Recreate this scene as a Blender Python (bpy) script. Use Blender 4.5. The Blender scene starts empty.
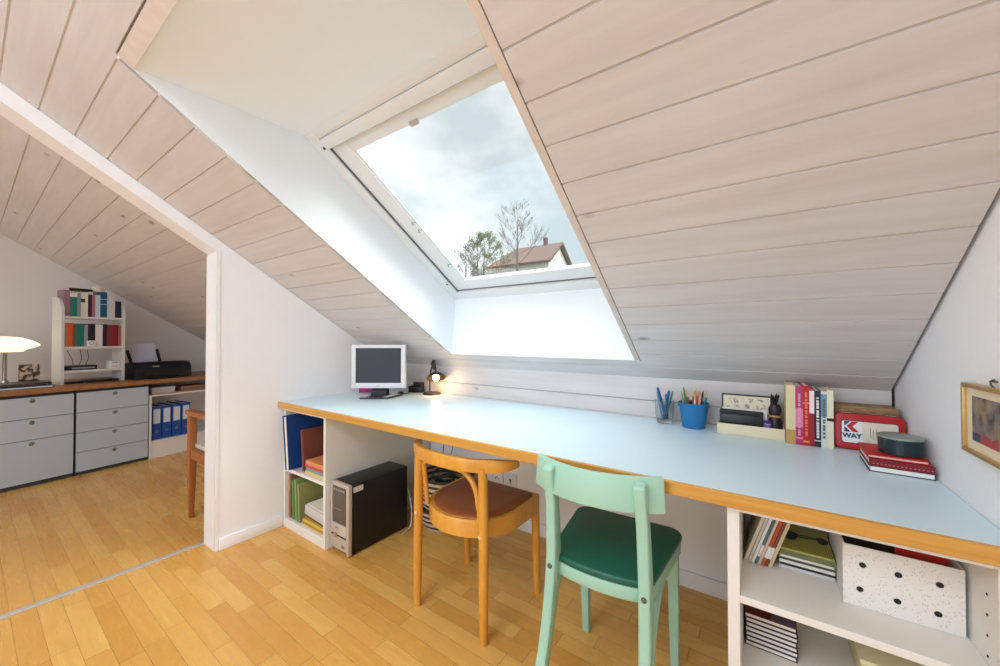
import bpy, bmesh, math, random
from mathutils import Vector, Matrix
random.seed(7)
C = bpy.context.scene.collection
PI = math.pi

# ------------------------------------------------------------------ helpers
def lin(c):
    r = []
    for v in c:
        v /= 255.0
        r.append(v / 12.92 if v <= 0.04045 else ((v + 0.055) / 1.055) ** 2.4)
    return (r[0], r[1], r[2], 1.0)

_m = {}
def mat(name, rgb, rough=0.5, metal=0.0, spec=0.5, coat=0.0, noise=0.0, nscale=40.0, emit=None, estr=0.0, trans=0.0, ior=1.45, bump=0.0, sss=0.0):
    if name in _m:
        return _m[name]
    m = bpy.data.materials.new(name); m.use_nodes = True
    nt = m.node_tree; b = nt.nodes['Principled BSDF']
    b.inputs['Base Color'].default_value = lin(rgb)
    b.inputs['Roughness'].default_value = rough
    b.inputs['Metallic'].default_value = metal
    b.inputs['Specular IOR Level'].default_value = spec
    b.inputs['Coat Weight'].default_value = coat
    b.inputs['Transmission Weight'].default_value = trans
    b.inputs['IOR'].default_value = ior
    if emit:
        b.inputs['Emission Color'].default_value = lin(emit)
        b.inputs['Emission Strength'].default_value = estr
    if noise > 0 or bump > 0:
        tc = nt.nodes.new('ShaderNodeTexCoord')
        nz = nt.nodes.new('ShaderNodeTexNoise'); nz.inputs['Scale'].default_value = nscale; nz.inputs['Detail'].default_value = 4
        nt.links.new(tc.outputs['Object'], nz.inputs['Vector'])
        if noise > 0:
            mx = nt.nodes.new('ShaderNodeMix'); mx.data_type = 'RGBA'
            c = lin(rgb)
            mx.inputs['A'].default_value = tuple(v * (1 - noise) for v in c[:3]) + (1,)
            mx.inputs['B'].default_value = tuple(min(1, v * (1 + noise)) for v in c[:3]) + (1,)
            nt.links.new(nz.outputs['Fac'], mx.inputs['Factor'])
            nt.links.new(mx.outputs['Result'], b.inputs['Base Color'])
        if bump > 0:
            bp = nt.nodes.new('ShaderNodeBump'); bp.inputs['Strength'].default_value = bump; bp.inputs['Distance'].default_value = 0.002
            nt.links.new(nz.outputs['Fac'], bp.inputs['Height']); nt.links.new(bp.outputs['Normal'], b.inputs['Normal'])
    _m[name] = m
    return m

class N:
    """small node-tree builder"""
    def __init__(s, m):
        s.t = m.node_tree; s.b = s.t.nodes.get('Principled BSDF')
    def node(s, typ, **kw):
        n = s.t.nodes.new(typ)
        for k, v in kw.items():
            setattr(n, k, v)
        return n
    def put(s, sock, v):
        if isinstance(v, bpy.types.NodeSocket): s.t.links.new(v, sock)
        else: sock.default_value = v
    def math(s, op, a, b=0.0, clamp=False):
        n = s.node('ShaderNodeMath', operation=op, use_clamp=clamp)
        s.put(n.inputs[0], a); s.put(n.inputs[1], b)
        return n.outputs[0]
    def mix(s, f, a, b, blend='MIX'):
        n = s.node('ShaderNodeMix', data_type='RGBA', blend_type=blend)
        s.put(n.inputs['Factor'], f); s.put(n.inputs['A'], a); s.put(n.inputs['B'], b)
        return n.outputs['Result']
    def obj(s, scale=(1, 1, 1), loc=(0, 0, 0)):
        tc = s.node('ShaderNodeTexCoord'); mp = s.node('ShaderNodeMapping')
        mp.inputs['Scale'].default_value = scale; mp.inputs['Location'].default_value = loc
        s.t.links.new(tc.outputs['Object'], mp.inputs['Vector'])
        return mp.outputs['Vector']
    def noise(s, v, scale=5, detail=4, rough=0.5):
        n = s.node('ShaderNodeTexNoise'); s.put(n.inputs['Vector'], v)
        n.inputs['Scale'].default_value = scale; n.inputs['Detail'].default_value = detail; n.inputs['Roughness'].default_value = rough
        return n.outputs['Fac']
    def ramp(s, f, p0, p1):
        n = s.node('ShaderNodeMapRange'); s.put(n.inputs['Value'], f)
        n.inputs['From Min'].default_value = p0; n.inputs['From Max'].default_value = p1
        return n.outputs['Result']

def wood(name, base, dark, scale=(3, 40, 40), rough=0.4, coat=0.0, knots=False, amount=1.0):
    if name in _m: return _m[name]
    m = mat(name, base, rough, coat=coat); n = N(m)
    v = n.obj(scale)
    f = n.ramp(n.noise(v, 1.0, 6, 0.6), 0.35, 0.75)
    col = n.mix(n.math('MULTIPLY', f, amount), lin(base), lin(dark))
    f2 = n.ramp(n.noise(n.obj((1, 1, 1)), 2.5, 3), 0.35, 0.7)
    col = n.mix(n.math('MULTIPLY', f2, 0.35 * amount), col, lin(dark))
    if knots:
        vo = n.node('ShaderNodeTexVoronoi', feature='F1'); n.put(vo.inputs['Vector'], n.obj((3.4, 7.0, 7.0)))
        vo.inputs['Scale'].default_value = 1.0
        sep = n.node('ShaderNodeSeparateColor'); n.t.links.new(vo.outputs['Color'], sep.inputs['Color'])
        sel = n.math('GREATER_THAN', sep.outputs[0], 0.30)
        k = n.math('SUBTRACT', 1.0, n.ramp(vo.outputs['Distance'], 0.04, 0.11), True)
        k = n.math('MULTIPLY', n.math('MULTIPLY', k, sel), 0.75)
        col = n.mix(k, col, lin((128, 98, 92)))
    n.put(n.b.inputs['Base Color'], col)
    return m

def floor_mat():
    m = mat('strip_parquet', (218, 168, 96), 0.3, spec=0.5); n = N(m)
    sep = n.node('ShaderNodeSeparateXYZ'); n.t.links.new(n.obj(), sep.inputs[0])
    rowf = n.math('DIVIDE', n.math('SUBTRACT', sep.outputs[1], 0.517), 0.0661)
    row = n.math('FLOOR', rowf)
    wn = n.node('ShaderNodeTexWhiteNoise', noise_dimensions='1D'); n.put(wn.inputs['W'], row)
    colf = n.math('ADD', n.math('DIVIDE', sep.outputs[0], 0.45), wn.outputs['Value'])
    col = n.math('FLOOR', colf)
    cb = n.node('ShaderNodeCombineXYZ'); n.put(cb.inputs[0], row); n.put(cb.inputs[1], col)
    w2 = n.node('ShaderNodeTexWhiteNoise', noise_dimensions='2D'); n.put(w2.inputs['Vector'], cb.outputs[0])
    def edge(fr, wid, size):
        f = n.math('FRACT', fr)
        d = n.math('MINIMUM', f, n.math('SUBTRACT', 1.0, f))
        return n.math('LESS_THAN', n.math('MULTIPLY', d, size), wid)
    j = n.math('MAXIMUM', edge(rowf, 0.0007, 0.0661), edge(colf, 0.0011, 0.45))
    cbv = n.node('ShaderNodeCombineXYZ')
    n.put(cbv.inputs[0], n.math('MULTIPLY', sep.outputs[0], 4.0)); n.put(cbv.inputs[1], n.math('MULTIPLY', sep.outputs[1], 60.0))
    n.put(cbv.inputs[2], n.math('MULTIPLY', w2.outputs['Value'], 30.0))
    gr = n.noise(cbv.outputs[0], 1.0, 5, 0.6)
    c = n.mix(w2.outputs['Value'], lin((214, 156, 74)), lin((234, 186, 102)))
    c = n.mix(n.math('MULTIPLY', n.ramp(gr, 0.35, 0.7), 0.35), c, lin((204, 144, 62)))
    c = n.mix(n.math('MULTIPLY', j, 0.75), c, lin((128, 80, 36)))
    n.put(n.b.inputs['Base Color'], c)
    n.put(n.b.inputs['Roughness'], n.math('ADD', n.math('MULTIPLY', gr, 0.12), 0.22))
    return m

# --- bmesh pieces
def box(bm, x0, x1, y0, y1, z0, z1, M=None, bevel=0.0, seg=2):
    t = bmesh.new()
    vs = [t.verts.new((x, y, z)) for x in (x0, x1) for y in (y0, y1) for z in (z0, z1)]
    for f in ((0, 1, 3, 2), (4, 6, 7, 5), (0, 4, 5, 1), (2, 3, 7, 6), (0, 2, 6, 4), (1, 5, 7, 3)):
        t.faces.new([vs[i] for i in f])
    if bevel > 0:
        bmesh.ops.bevel(t, geom=t.edges[:], offset=bevel, segments=seg, profile=0.5, affect='EDGES')
    merge(bm, t, M)

def merge(bm, t, M=None):
    if M is not None: t.transform(M)
    me = bpy.data.meshes.new('tmp'); t.to_mesh(me); t.free()
    bm.from_mesh(me); bpy.data.meshes.remove(me)

def prism(bm, pts, h0, h1, M=None, bevel=0.0, seg=2):
    """polygon (x, y) extruded in z"""
    t = bmesh.new()
    a = [t.verts.new((p[0], p[1], h0)) for p in pts]; b = [t.verts.new((p[0], p[1], h1)) for p in pts]
    t.faces.new(a[::-1]); t.faces.new(b)
    k = len(pts)
    for i in range(k):
        t.faces.new((a[i], a[(i + 1) % k], b[(i + 1) % k], b[i]))
    bmesh.ops.recalc_face_normals(t, faces=t.faces[:])
    if bevel > 0:
        es = [e for e in t.edges if abs(e.verts[0].co.z - e.verts[1].co.z) < 1e-7]
        bmesh.ops.bevel(t, geom=es, offset=bevel, segments=seg, profile=0.5, affect='EDGES')
    merge(bm, t, M)

def prism_x(bm, pts, x0, x1):
    """polygon in (y, z) extruded along x"""
    prism(bm, pts, x0, x1, Matrix(((0, 0, 1, 0), (1, 0, 0, 0), (0, 1, 0, 0), (0, 0, 0, 1))))

def lathe(bm, prof, M=None, n=32, closed=False):
    t = bmesh.new(); rings = []
    for r, z in prof:
        if r < 1e-6: rings.append([t.verts.new((0, 0, z))])
        else: rings.append([t.verts.new((r * math.cos(2 * PI * i / n), r * math.sin(2 * PI * i / n), z)) for i in range(n)])
    prs = list(zip(rings[:-1], rings[1:]))
    if closed: prs.append((rings[-1], rings[0]))
    for A, B in prs:
        for i in range(n):
            j = (i + 1) % n
            if len(A) == 1 and len(B) == 1: continue
            if len(A) == 1: t.faces.new((A[0], B[j], B[i]))
            elif len(B) == 1: t.faces.new((A[i], A[j], B[0]))
            else: t.faces.new((A[i], A[j], B[j], B[i]))
    bmesh.ops.recalc_face_normals(t, faces=t.faces[:])
    merge(bm, t, M)

def tube(bm, pts, r, n=10, M=None, caps=True, flat=None, closed=False):
    """round tube along points; r a number or list; flat=(a,b) gives an elliptic/rect section scale"""
    pts = [Vector(p) for p in pts]; k = len(pts)
    rs = r if isinstance(r, (list, tuple)) else [r] * k
    t = bmesh.new(); rings = []; up = None
    for i in range(k):
        if closed: d = (pts[(i + 1) % k] - pts[i - 1]).normalized()
        else: d = (pts[min(i + 1, k - 1)] - pts[max(i - 1, 0)]).normalized()
        if up is None:
            up = Vector((0, 0, 1)) if abs(d.z) < 0.9 else Vector((0, 1, 0))
        s = d.cross(up).normalized(); up = s.cross(d).normalized()
        rings.append([t.verts.new(pts[i] + (s * math.cos(2 * PI * j / n) + up * math.sin(2 * PI * j / n)) * rs[i]) for j in range(n)])
    prs = list(zip(rings[:-1], rings[1:]))
    if closed: prs.append((rings[-1], rings[0]))
    for A, B in prs:
        for j in range(n):
            t.faces.new((A[j], A[(j + 1) % n], B[(j + 1) % n], B[j]))
    if caps and not closed:
        t.faces.new(rings[0][::-1]); t.faces.new(rings[-1])
    bmesh.ops.recalc_face_normals(t, faces=t.faces[:])
    merge(bm, t, M)

def sweep_rect(bm, pts, dirs, w, hh, M=None):
    """rectangular section swept along pts; dirs = sideways unit vectors; w = width along dirs, hh = (height list or number) along the second axis"""
    pts = [Vector(p) for p in pts]; k = len(pts); t = bmesh.new(); rings = []
    ws = w if isinstance(w, list) else [w] * k
    hs = hh if isinstance(hh, list) else [hh] * k
    for i in range(k):
        d = (pts[min(i + 1, k - 1)] - pts[max(i - 1, 0)]).normalized()
        s = Vector(dirs[i]).normalized(); u = d.cross(s).normalized()
        rings.append([t.verts.new(pts[i] + s * a * ws[i] / 2 + u * b * hs[i] / 2) for a, b in ((-1, -1), (1, -1), (1, 1), (-1, 1))])
    for A, B in zip(rings[:-1], rings[1:]):
        for j in range(4):
            t.faces.new((A[j], A[(j + 1) % 4], B[(j + 1) % 4], B[j]))
    t.faces.new(rings[0][::-1]); t.faces.new(rings[-1])
    bmesh.ops.recalc_face_normals(t, faces=t.faces[:])
    es = [e for e in t.edges if len(e.link_faces) == 2 and e.calc_face_angle(0) > 0.8]
    bmesh.ops.bevel(t, geom=es, offset=min(min(ws), min(hs)) * 0.18, segments=2, profile=0.5, affect='EDGES')
    merge(bm, t, M)

def rrect(w, h, r, n=6, cx=0, cy=0):
    out = []
    for sx, sy, a0 in ((1, 1, 0), (-1, 1, 90), (-1, -1, 180), (1, -1, 270)):
        for i in range(n + 1):
            a = math.radians(a0 + 90 * i / n)
            out.append((cx + sx * (w / 2 - r) + r * math.cos(a), cy + sy * (h / 2 - r) + r * math.sin(a)))
    return out

def obj(name, bm, m, parent=None, smooth=35):
    me = bpy.data.meshes.new(name)
    if isinstance(bm, bmesh.types.BMesh):
        bmesh.ops.recalc_face_normals(bm, faces=bm.faces[:])
        bm.to_mesh(me); bm.free()
    o = bpy.data.objects.new(name, me); C.objects.link(o)
    me.materials.append(m)
    if smooth:
        me.polygons.foreach_set('use_smooth', [True] * len(me.polygons))
        me.set_sharp_from_angle(angle=math.radians(smooth))
    if parent is not None: o.parent = parent
    return o
def B(): return bmesh.new()
def bx(*a, **k):
    b = B(); box(b, *a, **k); return b

def tag(o, label, cat, group=None):
    o['label'] = label; o['category'] = cat
    if group: o['group'] = group
    return o
def thing(name, label, cat, loc=(0, 0, 0), rot=(0, 0, 0), group=None):
    o = bpy.data.objects.new(name, None); C.objects.link(o); o.empty_display_size = 0.05
    o.location = loc; o.rotation_euler = rot
    return tag(o, label, cat, group)
def struct(name, bm, m, parent=None, smooth=35):
    o = obj(name, bm, m, parent, smooth)
    if parent is None: o['kind'] = 'structure'
    return o
def label(o, s): o['label'] = s; return o

def rot(axis, deg, loc=(0, 0, 0)):
    return Matrix.Translation(loc) @ Matrix.Rotation(math.radians(deg), 4, axis)

# ------------------------------------------------------------------ dimensions (metres)
XL, XL2, XR, XG = -2.35, -2.49, 0.39, -5.40          # partition faces, right wall, far gable
YF, YB, YR = 1.07, 1.877, -2.60                      # worktop front, knee wall, rear wall
ZK, SL, ZT = 0.931, 0.641, 2.60                      # knee height, ceiling slope, flat ceiling
ANG = math.atan(SL); CA, SA = math.cos(ANG), math.sin(ANG)
YT = YB - (ZT - ZK) / SL                             # where the slope meets the flat ceiling
def cz(y): return ZK + SL * (YB - y)

# ------------------------------------------------------------------ materials
WOODC = wood('glazed_ceiling_boards', (216, 211, 209), (203, 196, 193), (2.2, 26, 26), 0.45, knots=True)
WHITE = mat('white_wall_paint', (243, 243, 244), 0.75, noise=0.02, nscale=60)
LINING = mat('white_lining_paint', (240, 246, 250), 0.5)
GLOSSW = mat('white_gloss_paint', (242, 242, 242), 0.3)
DARK = mat('dark_gap', (48, 40, 36), 0.9)
CREAM = mat('white_melamine', (232, 228, 220), 0.45)
FLOOR = floor_mat()
LAM = mat('pale_blue_laminate', (212, 234, 241), 0.32, noise=0.015, nscale=90)
EDGEW = wood('oak_edge_band', (214, 162, 78), (192, 134, 54), (3, 30, 60), 0.4)
BLACKP = mat('black_plastic', (26, 26, 29), 0.35)
DGREY = mat('dark_grey_metal', (50, 49, 53), 0.45)
SILVER = mat('silver_plastic', (196, 192, 186), 0.35, metal=0.3)
CHROME = mat('brushed_steel', (190, 186, 178), 0.25, metal=1.0)
PAPER = mat('page_paper', (236, 230, 216), 0.8, noise=0.05, nscale=200)

# ------------------------------------------------------------------ setting
b = B(); box(b, XG - 0.1, XR + 0.12, YR - 0.1, YB + 0.3, -0.12, 0.0)
struct('floor', b, FLOOR)

def board_panel(bm, x0, x1, y0, y1, th=0.03):
    """sloping tongue-and-groove boards: real grooves at every joint"""
    P = 0.0957; prof = []
    k0 = math.ceil((y0 - 1.217) / P + 0.05); k1 = math.floor((y1 - 1.217) / P - 0.05)
    prof.append((y0, 0))
    for k in range(k0, k1 + 1):
        yj = 1.217 + k * P
        if yj > 1.80: continue
        prof += [(yj - 0.0040, 0), (yj - 0.0010, 0.0045), (yj + 0.0008, 0.0045), (yj + 0.0018, 0)]
    prof.append((y1, 0))
    low = [(y + SA * o, cz(y) + CA * o) for y, o in prof]
    top = [(y1 + SA * th, cz(y1) + CA * th), (y0 + SA * th, cz(y0) + CA * th)]
    t = bmesh.new()
    A = [t.verts.new((x0, p[0], p[1])) for p in low + top]; Bv = [t.verts.new((x1, p[0], p[1])) for p in low + top]
    n = len(A)
    for i in range(n):
        t.faces.new((A[i], A[(i + 1) % n], Bv[(i + 1) % n], Bv[i]))
    t.faces.new(A[::-1]); t.faces.new(Bv)
    bmesh.ops.recalc_face_normals(t, faces=t.faces[:])
    merge(bm, t)
WX0, WX1, WY0, WY1 = -1.577, -0.443, 0.257, 1.742     # opening in the boards
b = B()
board_panel(b, XG, WX0 - 0.003, YT, YB)
board_panel(b, WX1 + 0.004, XR - 0.009, YT, YB)
board_panel(b, WX0 - 0.003, WX1 + 0.004, YT, WY0 - 0.006)
board_panel(b, WX0 - 0.003, WX1 + 0.004, WY1 + 0.002, YB)
struct('ceiling', b, WOODC, smooth=20)
b = B(); box(b, XG - 0.1, XR + 0.12, YR - 0.1, YT, ZT, ZT + 0.1)
o = struct('ceiling', b, WHITE)
# dark joint behind the boards along the right wall and round the skylight opening
b = B()
prism_x(b, [(YT, cz(YT) + 0.045), (YB + 0.05, cz(YB + 0.05) + 0.045), (YB + 0.05, cz(YB + 0.05) + 0.075), (YT, cz(YT) + 0.075)], WX1 - 0.02, XR + 0.1)
prism_x(b, [(YT, cz(YT) + 0.045), (YB + 0.05, cz(YB + 0.05) + 0.045), (YB + 0.05, cz(YB + 0.05) + 0.075), (YT, cz(YT) + 0.075)], XG, WX0 - 0.0205)
prism_x(b, [(YT, cz(YT) + 0.045), (WY0 - 0.004, cz(WY0 - 0.004) + 0.045), (WY0 - 0.004, cz(WY0 - 0.004) + 0.075), (YT, cz(YT) + 0.075)], WX0 - 0.0205, WX1 - 0.02)
struct('ceiling', b, DARK)

# walls
b = B(); box(b, XR, XR + 0.12, YR, YB + 0.3, 0, 3.0)
struct('wall_right', b, WHITE)
b = B(); box(b, XG, XR, YB, YB + 0.12, 0, 0.742)
struct('wall_back', b, WHITE)
b = B()      # knee wall boards above the worktop: two boards with a groove
for z0, z1 in ((0.7405, 0.8195), (0.8225, ZK + 0.0)):
    box(b, XL, XR - 0.007, YB, YB + 0.02, z0, z1)
box(b, XG, XL2, YB, YB + 0.02, 0.7405, ZK)
struct('wall_back', b, WOODC)
b = B(); box(b, XG, XR, YB + 0.0201, YB + 0.12, 0.742, ZK + 0.12)
struct('wall_back', b, DARK)
b = B(); box(b, XR - 0.0065, XR - 0.0005, YB - 0.003, YB + 0.004, 0.742, ZK + 0.005)
struct('trim_7', b, DARK)
JY = 0.765      # jamb
pts = [(JY, 0), (YB - 0.0005, 0), (YB - 0.0005, ZK - 0.0005), (YT, cz(YT) - 0.001), (YR, ZT - 0.001), (YR, ZT - 0.62), (YT + 0.05, ZT - 0.20), (JY, 1.607)]
hx = (cz(YT) - 0.105)
pts = [(JY, 0), (YB - 0.001, 0), (YB - 0.001, ZK - 0.002), (YT, ZT - 0.002), (YR + 0.001, ZT - 0.002), (YR + 0.001, ZT - 0.115), (YT + 0.06, ZT - 0.115), (JY, cz(JY) - 0.068)]
b = B(); prism_x(b, pts, XL2, XL)
struct('wall_left', b, WHITE)
# narrow casing strip round the passage edge
b = B(); box(b, XL2 - 0.003, XL + 0.003, JY - 0.004, JY - 0.0002, 0.0, cz(JY) - 0.075, bevel=0.001, seg=1)
box(b, XL + 0.0002, XL + 0.004, JY - 0.004, JY + 0.012, 0.0, cz(JY) - 0.07)
struct('trim_1', b, GLOSSW)
b = B(); box(b, XL2 - 0.024, XL2 + 0.012, -2.2, JY - 0.004, 0.0, 0.006, bevel=0.002)
struct('trim_2', b, mat('threshold_metal', (206, 200, 190), 0.4, metal=0.2))
b = B(); prism_x(b, [(YR, 0), (YB + 0.1, 0), (YB + 0.1, ZK), (YT, ZT + .02), (YR, ZT + .02)], XG - 0.12, XG)
struct('wall_gable', b, mat('far_wall_paint', (222, 218, 216), 0.8))
# rear wall with two tall unseen windows (the wider one placed to carry fill light)
b = B()
box(b, XG, -4.9, YR - 0.12, YR, 0, ZT); box(b, -3.4, -2.3, YR - 0.12, YR, 0, ZT); box(b, -0.30, XR, YR - 0.12, YR, 0, ZT)
box(b, -4.9, -3.4, YR - 0.12, YR, 2.3, ZT); box(b, -2.3, -0.30, YR - 0.12, YR, 2.35, ZT)
box(b, -4.9, -3.4, YR - 0.12, YR, 0, 0.9); box(b, -2.3, -0.30, YR - 0.12, YR, 0, 0.3)
struct('wall_rear', b, WHITE)
def rear_window(nm, x0, x1, z0, z1):
    r = bpy.data.objects.new(nm, None); C.objects.link(r); r['kind'] = 'structure'
    b = B(); w = 0.05
    for a in ((x0, x0 + w, z0, z1), (x1 - w, x1, z0, z1), (x0 + w, x1 - w, z0, z0 + w), (x0 + w, x1 - w, z1 - w, z1), ((x0 + x1) / 2 - w / 2, (x0 + x1) / 2 + w / 2, z0 + w, z1 - w)):
        box(b, a[0], a[1], YR - 0.08, YR - 0.03, a[2], a[3], bevel=0.004)
    obj('window_frame', b, GLOSSW, r)
rear_window('fill_window', -2.3, -0.30, 0.3, 2.35)  # unseen window, placed and sized for the rear fill light
rear_window('window_3', -4.9, -3.4, 0.9, 2.3)

# baseboards
b = B(); box(b, XL + 0.0005, XL + 0.014, JY + 0.014, 1.10, 0, 0.062, bevel=0.004)
struct('baseboard_left', b, GLOSSW)
b = B(); box(b, -1.86, -0.075, YB - 0.014, YB - 0.0005, 0, 0.072, bevel=0.004)
struct('baseboard_back', b, GLOSSW)
b = B(); box(b, XL2 - 0.014, XL2 - 0.0005, JY + 0.01, YB - 0.002, 0, 0.062, bevel=0.004)
struct('baseboard_partition', b, GLOSSW)

# ------------------------------------------------------------------ skylight
HY, HZ = 0.807, 1.980            # head of the window frame
def WP(x, v, n):                 # point on the roof-window plane
    return (x, HY + CA * v + SA * n, HZ - SA * v + CA * n)
WM = Matrix(((1, 0, 0, 0), (0, CA, SA, HY), (0, -SA, CA, HZ), (0, 0, 0, 1)))   # (x, v, n) -> world
V1 = 1.15
SY, SZ = HY + CA * V1, HZ - SA * V1
oo = 0.02
def yz(v, n): return (HY + CA * v + SA * n, HZ - SA * v + CA * n)
b = B()
side = [(WY0, cz(WY0)), (WY1, cz(WY1)), (WY1 + 0.004, cz(WY1)), yz(V1 + 0.03, 0.03), yz(-0.03, 0.03), (HY - 0.05, HZ + 0.02), (WY0, cz(WY0) + 0.03)]
prism_x(b, side, WX0 - 0.02, WX0)
struct('trim_3', b, LINING)
b = B(); prism_x(b, side, WX1 - 0.022, WX1)
struct('trim_4', b, wood('glazed_trim', (228, 216, 208), (214, 200, 190), (30, 3, 30), 0.5))
b = B()                          # head lining; its lower end shows as a raw strip
prism_x(b, [(WY0 + 0.002, cz(WY0) + 0.003), (WY0 + 0.036, cz(WY0 + 0.036) + 0.004), (HY + 0.03, HZ - 0.004), (HY + 0.03, HZ + 0.03), (WY0 + 0.002, cz(WY0) + 0.035)], WX0 + 0.0003, WX1 - 0.0223)
struct('trim_5', b, LINING)
b = B(); prism_x(b, [(WY0 - 0.001, cz(WY0) - 0.0005), (WY0 + 0.035, cz(WY0 + 0.035) - 0.0005), (WY0 + 0.036, cz(WY0 + 0.036) + 0.0035), (WY0, cz(WY0) + 0.0035)], WX0 + 0.0003, WX1 - 0.0223)
struct('trim_6', b, _m['glazed_trim'])
b = B()                          # vertical sill lining
prism_x(b, [(WY1, cz(WY1) + 0.0005), (WY1 + 0.02, cz(WY1) + 0.0005), (SY + 0.03, SZ), (SY + 0.012, SZ + 0.004), (SY, SZ - 0.001)], WX0 + 0.0003, WX1 - 0.0223)
struct('trim_8', b, LINING)

w1 = bpy.data.objects.new('window_1', None); C.objects.link(w1); w1['kind'] = 'structure'
x0, x1 = WX0 - 0.012, WX1 - 0.012
FR = mat('roof_window_white', (228, 231, 232), 0.35)
def wb(bm, xa, xb, va, vb, na, nb, bev=0.004): box(bm, xa, xb, va, vb, na, nb, WM, bevel=bev)
b = B()
wb(b, x0, x0 + 0.074, 0.0, V1, 0.0, 0.05); wb(b, x1 - 0.074, x1, 0.0, V1, 0.0, 0.05)
wb(b, x0 + 0.0745, x1 - 0.0745, 0.0, 0.047, 0.0, 0.05); wb(b, x0 + 0.0745, x1 - 0.0745, 1.085, V1, 0.0, 0.05)
obj('window_frame', b, FR, w1)
b = B()
wb(b, x0 + 0.082, x0 + 0.180, 0.10, 1.075, 0.012, 0.036); wb(b, x1 - 0.180, x1 - 0.082, 0.10, 1.075, 0.012, 0.036)
wb(b, x0 + 0.1805, x1 - 0.1805, 0.10, 0.150, 0.012, 0.036); wb(b, x0 + 0.1805, x1 - 0.1805, 0.998, 1.075, 0.012, 0.036)
wb(b, x0 + 0.178, x0 + 0.186, 0.15, 0.998, 0.022, 0.026, 0.001); wb(b, x1 - 0.186, x1 - 0.178, 0.15, 0.998, 0.022, 0.026, 0.001)
obj('window_sash', b, FR, w1)
b = B(); wb(b, x0 + 0.078, x1 - 0.078, 0.048, 0.094, -0.012, 0.04, 0.005)
obj('ventilation_bar', b, FR, w1)
b = B(); wb(b, x0 + 0.0745, x0 + 0.0815, 0.096, 1.084, 0.008, 0.030, 0); wb(b, x1 - 0.0815, x1 - 0.0745, 0.096, 1.084, 0.008, 0.030, 0); wb(b, x0 + 0.082, x1 - 0.082, 1.0755, 1.0845, 0.014, 0.030, 0)  # added strips; their grey stands in for shade in the sash gap
obj('gap_strip', b, mat('grey_gap_shade', (104, 106, 108), 0.6), w1)
gm = mat('window_glass', (255, 255, 255), 0.0)
nt = gm.node_tree; nt.nodes.remove(nt.nodes['Principled BSDF'])
tr = nt.nodes.new('ShaderNodeBsdfTransparent'); tr.inputs['Color'].default_value = (0.97, 0.985, 0.985, 1)
gl = nt.nodes.new('ShaderNodeBsdfGlossy'); gl.inputs['Roughness'].default_value = 0.0
mx = nt.nodes.new('ShaderNodeMixShader'); mx.inputs[0].default_value = 0.04
nt.links.new(tr.outputs[0], mx.inputs[1]); nt.links.new(gl.outputs[0], mx.inputs[2])
nt.links.new(mx.outputs[0], nt.nodes['Material Output'].inputs['Surface'])
b = B(); wb(b, x0 + 0.174, x1 - 0.174, 0.145, 1.004, 0.028, 0.032, 0)
obj('pane', b, gm, w1)
b = B()
wb(b, -1.052, -1.012, 0.136, 0.156, 0.0, 0.014, 0.004)
obj('latch', b, SILVER, w1)
b = B()
for v in (0.085, 1.0): lathe(b, [(0, -0.004), (0.006, -0.004), (0.007, 0.004), (0, 0.004)], WM @ Matrix.Translation((x0 + 0.06, v, 0.0)), 12)
obj('screw', b, mat('dark_screw', (90, 90, 92), 0.4, metal=0.8), w1)
b = B()
for v in (0.55, 0.60, 0.86):
    tube(b, [WM @ Vector((x0 + 0.155, v, 0.017)), WM @ Vector((x0 + 0.168, v + 0.012, 0.008)), WM @ Vector((x0 + 0.172, v - 0.006, 0.008)), WM @ Vector((x0 + 0.185, v + 0.004, 0.017))], 0.0018, 6)
obj('blind_hook', b, mat('grey_hook', (130, 132, 134), 0.4), w1)

# ------------------------------------------------------------------ worktop with shelving below
wt = thing('worktop', 'long pale blue worktop with oak front edge running under the skylight', 'worktop', (0, 0, 0.706))
obj('laminate_panel', bx(XL + 0.001, XR - 0.001, YF + 0.0145, YB - 0.0015, 0.0, 0.034, bevel=0.0012, seg=1), LAM, wt)
label(obj('edge_band', bx(XL + 0.001, XR - 0.001, YF, YF + 0.014, 0.0, 0.034, bevel=0.0015, seg=1), EDGEW, wt), 'golden oak front edge')

def shelf_unit(name, lab, x0, x1, y0, y1, ztop, shelves, tl, tr_, plinth, extra=None):
    t = thing(name, lab, 'shelf unit', ((x0 + x1) / 2, y0, 0))
    cx = (x0 + x1) / 2
    L, R, D = x0 - cx, x1 - cx, y1 - y0
    obj('side_panel', bx(L, L + tl, 0, D, 0, ztop, bevel=0.001, seg=1), CREAM, t)
    rp = B(); box(rp, R - tr_, R, 0, D, 0, ztop, bevel=0.001, seg=1)
    obj('side_panel', rp, CREAM, t)
    obj('back_panel', bx(L + tl, R - tr_, D - 0.008, D, 0.02, ztop), CREAM, t)
    obj('top_panel', bx(L + tl, R - tr_, 0.0, D - 0.008, ztop - 0.016, ztop, bevel=0.001, seg=1), CREAM, t)
    for z in shelves: obj('shelf', bx(L + tl, R - tr_, 0.002, D - 0.008, z - 0.018, z, bevel=0.001, seg=1), CREAM, t)
    obj('plinth', bx(L + tl, R - tr_, 0.004, 0.02, 0.0, plinth - 0.0185), CREAM, t)
    return t
su1 = shelf_unit('shelf_unit', 'narrow white open shelf unit under the left end of the worktop', XL + 0.016, -1.888, 1.10, 1.860, 0.705, (0.052, 0.35), 0.015, 0.019, 0.052)
su2 = shelf_unit('shelf_unit', 'wide white open shelf unit under the right end of the worktop', -0.07, XR - 0.003, 1.10, 1.52, 0.705, (0.052, 0.247, 0.484), 0.026, 0.026, 0.052)
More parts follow.
